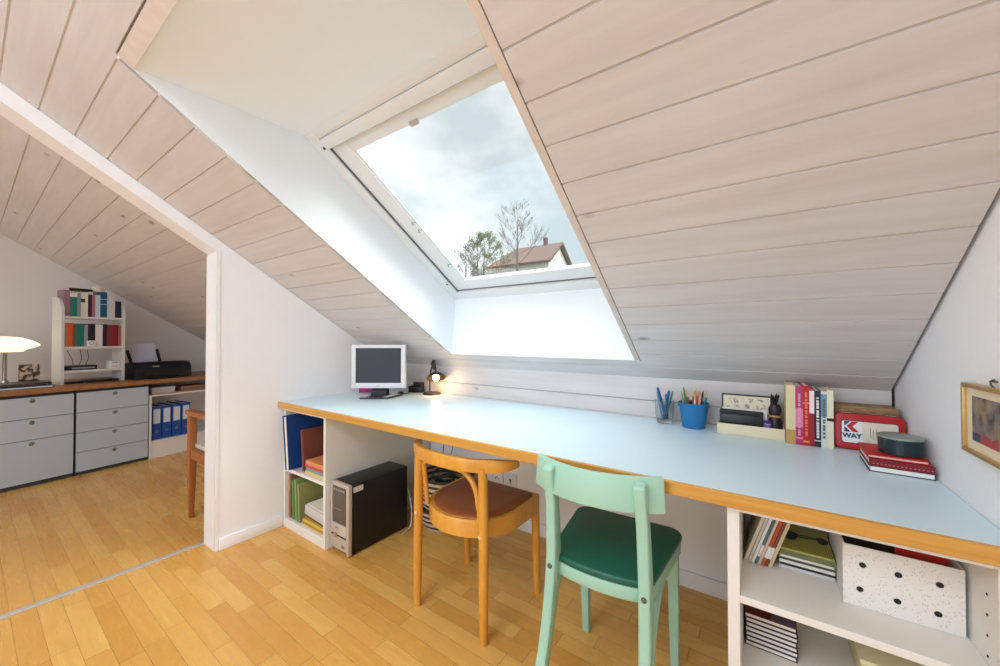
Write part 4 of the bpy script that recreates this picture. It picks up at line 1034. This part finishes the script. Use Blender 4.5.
t = thing('card_box', 'pale striped card box on the file shelf under the far worktop', 'box', cp(0.985, 0.10, 0.5865), (0, 0, CR))
obj('box_body', bx(-0.09, 0.09, 0, 0.22, 0, 0.04), mat('striped_pale', (216, 206, 198), 0.7), t); obj('lid', bx(-0.092, 0.092, -0.002, 0.222, 0.0405, 0.058), mat('pale_lid', (226, 220, 216), 0.7), t)
t = thing('card_box', 'brown card box on the file shelf behind the wooden chair', 'box', cp(1.25, 0.10, 0.5865), (0, 0, CR))
obj('box_body', bx(-0.12, 0.12, 0, 0.22, 0, 0.03), mat('brown_box', (156, 112, 88), 0.7), t); obj('lid', bx(-0.122, 0.122, -0.002, 0.222, 0.0305, 0.044), mat('brown_lid', (176, 130, 104), 0.7), t)

# bookcase
BU0, BU1, BD0, BD1 = 0.336, 0.728, 0.18, 0.385
t = thing('bookcase', 'small white bookcase with rounded side tops on the far worktop', 'bookcase', cp(BU0, BD0, 0.7305), (0, 0, CR))
bw, bd = BU1 - BU0, BD1 - BD0
BCM = mat('bookcase_white', (214, 212, 206), 0.45)
Z0 = 0.7305
for xx in (0, bw - 0.018):
    prof = [(0, 0), (bd, 0), (bd, 0.735), (0.14, 0.735)] + [(0.14 - 0.14 * math.sin(R_(a)), 0.595 + 0.14 * math.cos(R_(a))) for a in range(15, 91, 15)]
    b = B(); prism_x(b, prof, xx, xx + 0.018); obj('side_panel', b, BCM, t)
for zt in (0.115, 0.315, 0.570): obj('shelf', bx(0.018, bw - 0.018, 0.004, bd, zt - 0.018, zt), BCM, t)
obj('back_rail', bx(0.018, bw - 0.018, bd - 0.012, bd - 0.001, 0.60, 0.66), BCM, t)
inner0 = BU0 + 0.019
def brow(zs_, items, grp, depth=0.155):
    u = inner0 + 0.001; kk = (BU1 - BU0 - 0.040 - 0.0007 * len(items)) / sum(i[0] for i in items)
    for w, hh, rgb, lab, bnd in items:
        w *= kk
        book(lab, w, hh, depth, rgb, cp(u + w / 2, BD0 + 0.02 + depth / 2, zs_), (0, 0, CR), grp, band=bnd); u += w + 0.0006
W_ = (228, 224, 214)
brow(Z0 + 0.5705, [(0.026, 0.222, (150, 110, 130), 'plum book at the left end of the top bookcase row', None), (0.034, 0.205, (30, 120, 104), 'thick green book in the top bookcase row', (W_, ((0.8, 0.98),))), (0.018, 0.200, (120, 146, 150), 'grey blue slim book beside the green one in the top bookcase row', None),
    (0.020, 0.205, (216, 210, 200), 'off white book in the top bookcase row left of the middle', ((60, 60, 66), ((0.6, 0.75),))), (0.014, 0.206, (226, 222, 206), 'slim cream book beside the off white one in the top bookcase row', None), (0.020, 0.195, (60, 34, 50), 'dark maroon book under the white roll in the top bookcase row', None), (0.016, 0.190, (160, 110, 130), 'dusty pink book in the middle of the top bookcase row', None),
    (0.026, 0.195, (190, 210, 222), 'light blue book right of the middle in the top bookcase row', None), (0.036, 0.224, (28, 84, 116), 'thick petrol blue book in the top bookcase row', ((150, 190, 210), ((0.5, 0.53), (0.7, 0.73)))), (0.012, 0.210, (196, 214, 224), 'slim pale blue book beside the petrol blue one', None),
    (0.030, 0.178, (206, 204, 208), 'grey white book near the right end of the top bookcase row', None), (0.034, 0.150, (34, 40, 62), 'short navy book at the right end of the top bookcase row', None)], 'books in the top row of the bookcase')
brow(Z0 + 0.3155, [(0.022, 0.20, (190, 130, 100), 'tan book at the left end of the second bookcase row', None), (0.026, 0.20, (214, 84, 40), 'orange book in the second bookcase row', None), (0.020, 0.19, (116, 86, 76), 'brown book beside the orange one in the second bookcase row', None), (0.046, 0.195, (18, 116, 96), 'thick emerald binder in the second bookcase row', None),
    (0.022, 0.185, (150, 152, 158), 'grey book right of the emerald binder in the second row', None), (0.044, 0.195, (34, 26, 44), 'thick black book behind the small white clock', None), (0.046, 0.190, (222, 214, 216), 'thick whitish pink book in the second bookcase row', None), (0.026, 0.195, (40, 22, 30), 'near black book right of the whitish pink one', None),
    (0.024, 0.190, (120, 50, 56), 'brownish red book in the second bookcase row', None), (0.026, 0.185, (140, 28, 46), 'crimson book near the right end of the second row', None), (0.024, 0.190, (122, 26, 42), 'deep red book second from the right in the second row', None), (0.016, 0.185, (170, 96, 90), 'faded pink book at the right end of the second row', None)], 'books in the second row of the bookcase')
t = flat_book('black book lying flat on top of the upper bookcase row', 0.14, 0.13, 0.018, (30, 22, 24), cp(0.455, BD0 + 0.10, Z0 + 0.5705 + 0.2235), math.degrees(CR))
t = thing('paper_roll', 'thick white paper roll lying across the upper row of books', 'roll', cp(0.575, BD0 + 0.10, Z0 + 0.5705 + 0.2162 + 0.0255 - 0.0), (0, 0, CR))
t.location.z = Z0 + 0.5705 + 0.2245
b = B(); lathe(b, [(0.010, 0), (0.044, 0), (0.044, 0.050), (0.010, 0.050)], None, 24, closed=True); obj('paper_wall', b, mat('roll_white', (220, 214, 204), 0.7), t)
b = B(); lathe(b, [(0.006, 0.002), (0.0098, 0.002), (0.0098, 0.048), (0.006, 0.048)], None, 18, closed=True); obj('core', b, mat('roll_core', (150, 120, 90), 0.8), t)
t = thing('clock', 'small white square clock in front of the second row of books', 'clock', cp(0.515, BD0 + 0.006, Z0 + 0.3155), (0, 0, CR))
obj('case', bx(-0.028, 0.028, 0, 0.012, 0, 0.050, bevel=0.003), mat('clock_white', (230, 230, 230), 0.4), t)
b = B(); lathe(b, [(0.012, -0.001), (0.015, -0.001), (0.015, 0.001), (0.012, 0.001)], Matrix.Translation((0, 0, 0.028)) @ Matrix.Rotation(PI / 2, 4, 'X'), 18, closed=True); obj('dial', b, CABD, t)
t = thing('router', 'black router with a grey stripe on the lower bookcase shelf', 'router', cp(0.395, BD0 + 0.03, Z0 + 0.1155), (0, 0, CR))
obj('case', bx(-0.02, 0.165, 0, 0.14, 0, 0.036, bevel=0.006), BLACKP, t); obj('front_strip', bx(0.01, 0.15, -0.002, 0.004, 0.010, 0.022), mat('router_grey', (150, 152, 156), 0.4), t)
tt = t
t = thing('card_box', 'pair of stacked small white boxes at the right of the lower bookcase shelf', 'box', cp(0.672, BD0 + 0.03, Z0 + 0.1155), (0, 0, CR))
t['label'] = 'lower small white box at the right of the lower bookcase shelf'
obj('box_body', bx(-0.034, 0.034, 0, 0.09, 0, 0.034, bevel=0.002), mat('box_white', (222, 220, 216), 0.6), t); obj('flap', bx(-0.02, 0.02, -0.0008, 0.0, 0.012, 0.022), mat('box_grey', (150, 150, 150), 0.6), t)
t = thing('card_box', 'upper small white box stacked at the right of the lower bookcase shelf', 'box', cp(0.673, BD0 + 0.03, Z0 + 0.1155 + 0.0345), (0, 0, CR))
obj('box_body', bx(-0.034, 0.034, 0, 0.09, 0, 0.032, bevel=0.002), _m['box_white'], t); obj('flap', bx(-0.02, 0.02, -0.0008, 0.0, 0.012, 0.022), _m['box_grey'], t)
for k, (a, c_) in enumerate(((0.42, 0.45), (0.50, 0.49), (0.545, 0.53))):
    p0 = cp(a, BD0 + 0.195, Z0 + 0.285); p1 = cp((a + c_) / 2 + 0.01, BD0 + 0.18, Z0 + 0.21); p2 = cp(c_, BD0 + 0.165, Z0 + 0.165); p3 = cp(c_, BD0 + 0.172, Z0 + 0.13)
    cable(('thin black wire at the left above the router', 'thin black wire in the middle above the router', 'thin black wire at the right above the router')[k], [p0, p1, p2, p3], 0.0022)
t = thing('laptop', 'closed black laptop under the lowest bookcase shelf', 'laptop', cp(0.60, BD0 + 0.03, Z0), (0, 0, CR))
obj('base', bx(-0.10, 0.10, 0, 0.165, 0, 0.012, bevel=0.003), BLACKP, t); obj('lid', bx(-0.10, 0.10, 0, 0.165, 0.0125, 0.020, bevel=0.003), DGREY, t)
t = thing('hard_drive', 'rounded black drive at the left under the lowest bookcase shelf', 'drive', cp(0.43, BD0 + 0.03, Z0), (0, 0, CR))
obj('case', bx(-0.05, 0.05, 0, 0.12, 0, 0.018, bevel=0.006), BLACKP, t); obj('led_strip', bx(-0.01, 0.01, -0.0008, 0.0002, 0.007, 0.010), mat('led_grey', (120, 130, 140), 0.4), t)

# mushroom lamp
t = thing('table_lamp', 'lit mushroom table lamp with wide glass shade on the far worktop', 'lamp', cp(0.100, 0.42, 0.7305), (0, 0, CR))
b = B(); lathe(b, [(0, 0), (0.055, 0), (0.058, 0.004), (0.05, 0.012), (0.022, 0.018), (0.019, 0.05), (0, 0.05)], n=28); obj('base', b, CHROME, t)
b = B(); lathe(b, [(0, 0.05), (0.012, 0.05), (0.012, 0.27), (0.020, 0.285), (0.024, 0.30), (0, 0.30)], n=20); obj('stem', b, CHROME, t)
b = B(); lathe(b, [(0.022, 0.275), (0.09, 0.278), (0.115, 0.300), (0.155, 0.312), (0.178, 0.326), (0.175, 0.338), (0.14, 0.365), (0.08, 0.392), (0, 0.400)], n=48)
shade = obj('lamp_shade', b, mat('opal_glass', (255, 248, 230), 0.4, emit=(255, 234, 190), estr=1.15), t)
t = thing('photo_block', 'small patterned photo block on the worktop beside the mushroom lamp', 'photo block', cp(0.232, 0.44, 0.7455), (0, 0, CR)); t.location.z = 0.7305
ph = mat('old_photo', (150, 130, 120), 0.6); n = N(ph); f = n.ramp(n.noise(n.obj((1, 1, 1)), 28, 3), 0.45, 0.55)
n.put(n.b.inputs['Base Color'], n.mix(f, lin((200, 176, 160)), lin((66, 52, 52))))
obj('print', bx(-0.056, 0.056, -0.001, 0.016, 0.04, 0.17), ph, t); obj('block_base', bx(-0.05, 0.05, -0.01, 0.05, 0, 0.0395), DGREY, t)
t = thing('picture_frame', 'dark photo frame standing left of the mushroom lamp stem', 'picture frame', cp(0.002, 0.42, 0.7305), (0, 0, CR)); t.rotation_euler = (R_(-6), 0, CR)
obj('frame', bx(-0.05, 0.035, 0, 0.012, 0, 0.18, bevel=0.002), BLACKP, t); obj('print', bx(-0.042, 0.027, -0.0008, 0.001, 0.01, 0.17), mat('dark_photo', (44, 44, 60), 0.4, noise=0.4, nscale=40), t)
t = thing('folder', 'blue folder lying on the far worktop under the black laptop sleeve', 'folder', cp(0.05, 0.05, 0.7305), (0, 0, CR))
obj('cover', bx(-0.32, 0.22, 0.0, 0.27, 0, 0.020, bevel=0.002), mat('steel_blue_card', (72, 112, 150), 0.5), t); obj('sheet', bx(-0.31, 0.21, -0.0008, 0.0, 0.006, 0.014), PAPER, t)
t = thing('laptop_sleeve', 'flat black laptop sleeve on the blue folder on the far worktop', 'laptop sleeve', cp(0.05, 0.06, 0.751), (0, 0, CR))
obj('sleeve_body', bx(-0.32, 0.21, 0.0, 0.25, 0, 0.022, bevel=0.006), BLACKP, t); obj('zip', bx(-0.30, 0.19, -0.0012, 0.0, 0.010, 0.013), CHROME, t)
cable('short black cable on the far worktop left of the bookcase', [cp(0.26, 0.50, 0.734), cp(0.30, 0.47, 0.737), cp(0.33, 0.50, 0.734), cp(0.345, 0.45, 0.734)], 0.004)
# printer
t = thing('printer', 'black inkjet printer with paper in its rear feed on the far worktop', 'printer', cp(0.998, 0.12, 0.7305), (0, 0, CR))
PB = mat('printer_black', (24, 25, 32), 0.35)
b = B(); prism_x(b, [(0, 0.0), (0.27, 0.0), (0.28, 0.13), (0.20, 0.148), (0.03, 0.142), (0.0, 0.10)], -0.222, 0.222); obj('body', b, PB, t)
obj('lid', bx(-0.215, 0.225, 0.03, 0.20, 0.1485, 0.156, bevel=0.003), mat('printer_lid', (34, 35, 42), 0.3), t)
obj('output_slot', bx(-0.15, 0.15, -0.004, 0.002, 0.03, 0.075), DARK, t)
obj('control_panel', bx(-0.09, -0.04, -0.003, 0.004, 0.112, 0.120), SILVER, t)
b = B(); tube(b, [(-0.172, 0.20, 0.140), (-0.196, 0.225, 0.270)], 0.013, 6); tube(b, [(0.050, 0.20, 0.140), (0.028, 0.225, 0.275)], 0.013, 6); obj('paper_support', b, PB, t)
label(obj('paper', bx(-0.160, 0.030, 0, 0.003, 0.0, 0.20, M=rot('X', -12, (0, 0.215, 0.135))), mat('printer_paper', (206, 206, 224), 0.8), t), 'white paper sheets')
obj('output_tray', bx(-0.13, 0.13, -0.09, -0.005, 0.010, 0.018, bevel=0.003), PB, t)
tg = 'flat black tray on the far worktop between bookcase and printer'
# chair in the far room
OAK = wood('reddish_oak', (178, 112, 62), (146, 84, 42), (20, 20, 4), 0.4)
t = thing('wooden_chair', 'reddish oak armchair in the far room half hidden by the passage wall', 'chair', (-2.915, 0.824, 0))
def leg2(x, y, h_, top=0.042, bot=0.024):
    b = B(); sweep_rect(b, [(x, y, 0), (x, y, 0.35), (x, y, h_)], [(1, 0, 0)] * 3, [bot, top, top * 0.95], [bot, top, top * 0.95]); obj('leg', b, OAK, t)
for yy in (0.0, 0.40): leg2(0.0, yy, 0.640); leg2(0.36, yy, 0.82, 0.040)
for yy in (0.0, 0.40):
    b = B(); sweep_rect(b, [(-0.045, yy, 0.655), (0.1, yy, 0.655), (0.34, yy, 0.655)], [(0, 1, 0)] * 3, [0.05, 0.056, 0.04], 0.028); obj('armrest', b, OAK, t)
    obj('seat_rail', bx(0.02, 0.34, yy - 0.012, yy + 0.012, 0.375, 0.43), OAK, t)
obj('seat_rail', bx(-0.012, 0.012, 0.02, 0.38, 0.375, 0.43), OAK, t); obj('seat_rail', bx(0.348, 0.372, 0.02, 0.38, 0.375, 0.43), OAK, t)
label(obj('seat', bx(0.005, 0.35, 0.01, 0.39, 0.4305, 0.462, bevel=0.012), mat('beige_cushion', (206, 196, 178), 0.8), t), 'beige seat pad')
b = B(); sweep_rect(b, [(0.365, 0.02, 0.76), (0.385, 0.20, 0.76), (0.365, 0.38, 0.76)], [(1, 0, 0)] * 3, 0.018, 0.10); obj('back_board', b, OAK, t)

# ------------------------------------------------------------------ outside: hill, house, trees
b = B(); t0 = bmesh.new(); NXg, NYg = 40, 30; grid = []
for j in range(NYg + 1):
    rowv = []
    for i in range(NXg + 1):
        x = -70 + 95 * i / NXg; y = 7 + 75 * j / NYg
        dd = -0.5705 * x + 0.8213 * y; z = -4 + 8.6 * min(1, max(0, (dd - 8) / 15)) ** 1.2 + 0.35 * math.sin(x * 0.35) * math.cos(y * 0.3)
        rowv.append(t0.verts.new((x, y, z)))
    grid.append(rowv)
for j in range(NYg):
    for i in range(NXg): t0.faces.new((grid[j][i], grid[j][i + 1], grid[j + 1][i + 1], grid[j + 1][i]))
merge(b, t0)
hill = struct('ground', b, mat('hill_grass', (112, 118, 86), 0.9, noise=0.3, nscale=0.8))
fw = Vector((-0.5705, 0.8213, 0)); rt = Vector((0.8213, 0.5705, 0))
def far(dep, lat, z): v = fw * dep + rt * lat; return (v.x, v.y, z)
HR = math.atan2(rt.y, rt.x)
t = thing('house', 'white house with a brown hipped roof on the hillside beyond the skylight', 'house', far(32.0, 2.58, 5.0), (0, 0, HR - R_(33)))
HWm = mat('house_render', (236, 230, 220), 0.8); RFm = wood('brown_tiles', (122, 94, 80), (98, 74, 64), (2, 2, 12), 0.8)
L_ = 2.7; wd = 2.0; eh = 2.15; rh = 3.75
b = B(); prism_x(b, [(-wd, -0.6), (wd, -0.6), (wd, eh), (-wd, eh)], -L_ + 0.15, L_)
prism_x(b, [(-wd, eh + 0.001), (wd, eh + 0.001), (0, rh - 0.15)], L_ - 0.25, L_)
obj('wall', b, HWm, t)
tb = bmesh.new(); xa, xb, yo, ze, th_ = -L_ - 0.25, L_ + 0.35, wd + 0.4, eh - 0.25, 0.2
for dz in (0,):
    lo = [tb.verts.new(q) for q in ((xa, -yo, ze), (xb, -yo, ze), (xb, yo, ze), (xa, yo, ze), (xa + 1.7, 0, rh), (xb, 0, rh))]
    hi = [tb.verts.new((v.co.x, v.co.y, v.co.z + th_)) for v in lo]
for vs_, fl in ((lo, 1), (hi, 0)):
    for f_ in ((0, 1, 5, 4), (2, 3, 4, 5), (3, 0, 4)):
        tb.faces.new([vs_[i] for i in (f_[::-1] if fl else f_)])
for i, j in ((0, 1), (1, 5), (5, 2), (2, 3), (3, 0)): tb.faces.new((lo[i], lo[j], hi[j], hi[i]))
bmesh.ops.recalc_face_normals(tb, faces=tb.faces[:]); b = B(); merge(b, tb)
obj('roof', b, RFm, t)
b = B(); box(b, 1.35, 1.65, -0.16, 0.16, rh - 0.2, rh + 0.75); obj('chimney', b, mat('chimney_brick', (120, 90, 84), 0.8), t)
for k in range(3):
    f = obj('window', bx(-2.0 + 1.5 * k, -1.2 + 1.5 * k, -wd - 0.03, -wd + 0.01, 0.7, 1.5), GLOSSW, t)
    obj('pane', bx(-1.94 + 1.5 * k, -1.26 + 1.5 * k, -wd - 0.04, -wd - 0.03, 0.76, 1.44), mat('far_pane', (70, 78, 88), 0.15), f)
f = obj('window', bx(L_ - 0.01, L_ + 0.03, -0.45, 0.45, 0.9, 1.8), GLOSSW, t); obj('pane', bx(L_ + 0.03, L_ + 0.04, -0.38, 0.38, 0.97, 1.73), _m['far_pane'], f)
t = thing('fence', 'long grey board fence below the house beyond the skylight', 'fence', far(27.2, 2.0, 5.05), (0, 0, HR))
b = B()
for k in range(46): box(b, -4.0 + k * 0.18, -3.84 + k * 0.18, -0.02, 0.02, -0.8, 1.12)
obj('board_panel', b, mat('weathered_grey', (168, 166, 166), 0.85), t)
b = B(); box(b, -4.1, 4.4, 0.021, 0.06, 0.7, 0.8); box(b, -4.1, 4.4, 0.021, 0.06, 0.1, 0.2); obj('rail', b, mat('weathered_rail', (150, 148, 148), 0.85), t)

BARK = mat('bark', (112, 100, 92), 0.9)
def bare_tree(lab, loc, H, seed, spread=0.5, twig=(100, 88, 80), leaves=None, name='bare_tree', levels=4):
    rnd = random.Random(seed)
    t = thing(name, lab, 'tree', loc)
    tr_, br, tw = B(), B(), B(); ends = []
    tube(tr_, [(0, 0, -0.5), (0.03, 0, H * 0.25), (0.0, 0.05, H * 0.5), (0.06, 0, H * 0.8), (0.05, 0.02, H)], [H * 0.020, H * 0.016, H * 0.012, H * 0.006, H * 0.002], 7)
    def grow(p, d, L, r, lev):
        q = p + d * L * 0.5 + Vector((rnd.uniform(-.1, .1), rnd.uniform(-.1, .1), rnd.uniform(0, .12))) * L
        e = q + (d + Vector((0, 0, 0.25))).normalized() * L * 0.5
        tube(br if lev < 2 else tw, [p, q, e], [r, r * 0.7, r * 0.35], 4 if lev else 5)
        if lev >= levels - 1: ends.append(e); return
        for k in range(4 if lev < 2 else 3):
            s = p + (e - p) * rnd.uniform(0.35, 1.0)
            nd = (d + Vector((rnd.uniform(-1, 1), rnd.uniform(-1, 1), rnd.uniform(-0.3, 0.9))) * 0.8).normalized()
            grow(s, nd, L * rnd.uniform(0.42, 0.62), max(r * 0.55, H * 0.0014), lev + 1)
    for k in range(15):
        f = 0.28 + 0.68 * k / 14; a = k * 2.4
        d = Vector((math.cos(a), math.sin(a), 0.45 + 0.5 * f)).normalized()
        grow(Vector((0.04 * f, 0, H * f)), d, H * spread * (1.05 - 0.75 * f), H * 0.0055 * (1.2 - f), 0)
    obj('trunk', tr_, BARK, t); obj('branches', br, BARK, t)
    o = obj('twigs', tw, mat('twig_%02x' % twig[0], twig, 0.9), t, smooth=0)
    if leaves:
        lf = B()
        for e in ends:
            for k in range(6):
                c = e + Vector((rnd.gauss(0, .12), rnd.gauss(0, .12), rnd.gauss(0, .12))) * H * 0.16
                s = H * 0.012
                M = Matrix.Translation(c) @ Matrix.Rotation(rnd.uniform(0, 6), 4, 'Z') @ Matrix.Rotation(rnd.uniform(-1.3, 1.3), 4, 'X')
                v = [lf.verts.new(M @ Vector(q)) for q in ((-s, 0, 0), (0, -s * 0.5, 0), (s, 0, 0), (0, s * 0.5, 0))]
                lf.faces.new(v)
        o = obj('foliage', lf, mat('foliage_%02x' % leaves[0], leaves, 0.8), t, smooth=0); o['kind'] = 'stuff'
    return t
bare_tree('tall bare tree standing before the brown roofed house', far(25, 1.14, 4.6), 4.9, 3, 0.46)
bare_tree('green leafing tree left of the house beyond the skylight', far(20.5, -0.92, 2.9), 3.5, 5, 0.45, leaves=(128, 138, 92), name='leafy_tree')
bare_tree('slender bare tree at the lower corner of the skylight view', far(17, -1.60, 0.75), 4.4, 8, 0.25)
bare_tree('thin bare tree behind the green leafing tree', far(30, -1.85, 4.7), 4.4, 11, 0.24)

# ------------------------------------------------------------------ light
def area(name, loc, rot_, sx, sy, power, rgb=(255, 255, 255)):
    l = bpy.data.lights.new(name, 'AREA'); l.shape = 'RECTANGLE'; l.size = sx; l.size_y = sy; l.energy = power; l.color = lin(rgb)[:3]
    o = bpy.data.objects.new(name, l); C.objects.link(o); o.location = loc; o.rotation_euler = rot_
    return o
area('rear_window_fill', (-1.30, YR - 0.2, 1.325), (PI / 2, 0, 0), 2.0, 2.0, 32, (218, 234, 255))  # added soft fill shining in through the unseen rear window
area('ceiling_fill', (-0.75, -1.15, ZT - 0.06), (0, 0, 0), 1.3, 1.3, 40, (230, 241, 255))  # unseen fill light added to brighten worktop, floor and right wall
area('daylight_far_window', (-4.15, YR - 0.2, 1.6), (PI / 2, 0, 0), 1.4, 1.3, 5.5, (222, 238, 250))
def lamp(name, loc, power, rgb, r=0.02):
    l = bpy.data.lights.new(name, 'POINT'); l.energy = power; l.color = lin(rgb)[:3]; l.shadow_soft_size = r
    o = bpy.data.objects.new(name, l); C.objects.link(o); o.location = loc; return o
lamp('desk_lamp_light', tuple(LP), 0.6, (255, 200, 130), 0.012)

sl_ = bpy.data.lights.new('hazy_sun', 'SUN'); sl_.energy = 2.2; sl_.angle = math.radians(36); sl_.color = (1.0, 0.99, 0.97)
so = bpy.data.objects.new('hazy_sun', sl_); C.objects.link(so)
so.rotation_euler = Vector((0.80, 0.34, 0.80)).to_track_quat('Z', 'Y').to_euler(); so.location = (6, 5, 9)
w = bpy.data.worlds.new('overcast_sky'); bpy.context.scene.world = w; w.use_nodes = True
nt = w.node_tree; bg = nt.nodes['Background']
n = N(w); n.b = None
tc = n.node('ShaderNodeTexCoord'); mp = n.node('ShaderNodeMapping'); mp.inputs['Scale'].default_value = (1.5, 1.5, 2.6); mp.inputs['Location'].default_value = (0.9, 0.1, 0.4)
nt.links.new(tc.outputs['Generated'], mp.inputs['Vector'])
f = n.ramp(n.noise(mp.outputs['Vector'], 1.9, 5, 0.5), 0.42, 0.66)
sky = n.mix(f, (0.54, 0.615, 0.655, 1), (0.98, 1.0, 1.01, 1))
sp = n.node('ShaderNodeSeparateXYZ'); nt.links.new(tc.outputs['Generated'], sp.inputs[0])
zen = n.ramp(sp.outputs[2], 0.62, 0.95)
sky = n.mix(zen, sky, (4.4, 4.65, 5.0, 1))
nt.links.new(sky, bg.inputs['Color']); bg.inputs['Strength'].default_value = 1.0

# ------------------------------------------------------------------ camera and view
cam = bpy.data.cameras.new('camera'); co = bpy.data.objects.new('camera', cam); C.objects.link(co)
cam.sensor_width = 36.0; cam.lens = 373.27 / 1000 * 36.0; cam.clip_start = 0.02; cam.clip_end = 500
co.location = (0, 0, 1.1198); co.rotation_euler = (PI / 2 + math.radians(0.7415), 0, math.radians(34.7886))
sc = bpy.context.scene; sc.camera = co
sc.view_settings.view_transform = 'Standard'; sc.view_settings.look = 'None'; sc.view_settings.exposure = 0.36; sc.view_settings.gamma = 1.0; sc.view_settings.use_curve_mapping = False
sc.cycles.use_denoising = True
sc.cycles.max_bounces = 10; sc.cycles.diffuse_bounces = 6; sc.cycles.transparent_max_bounces = 12
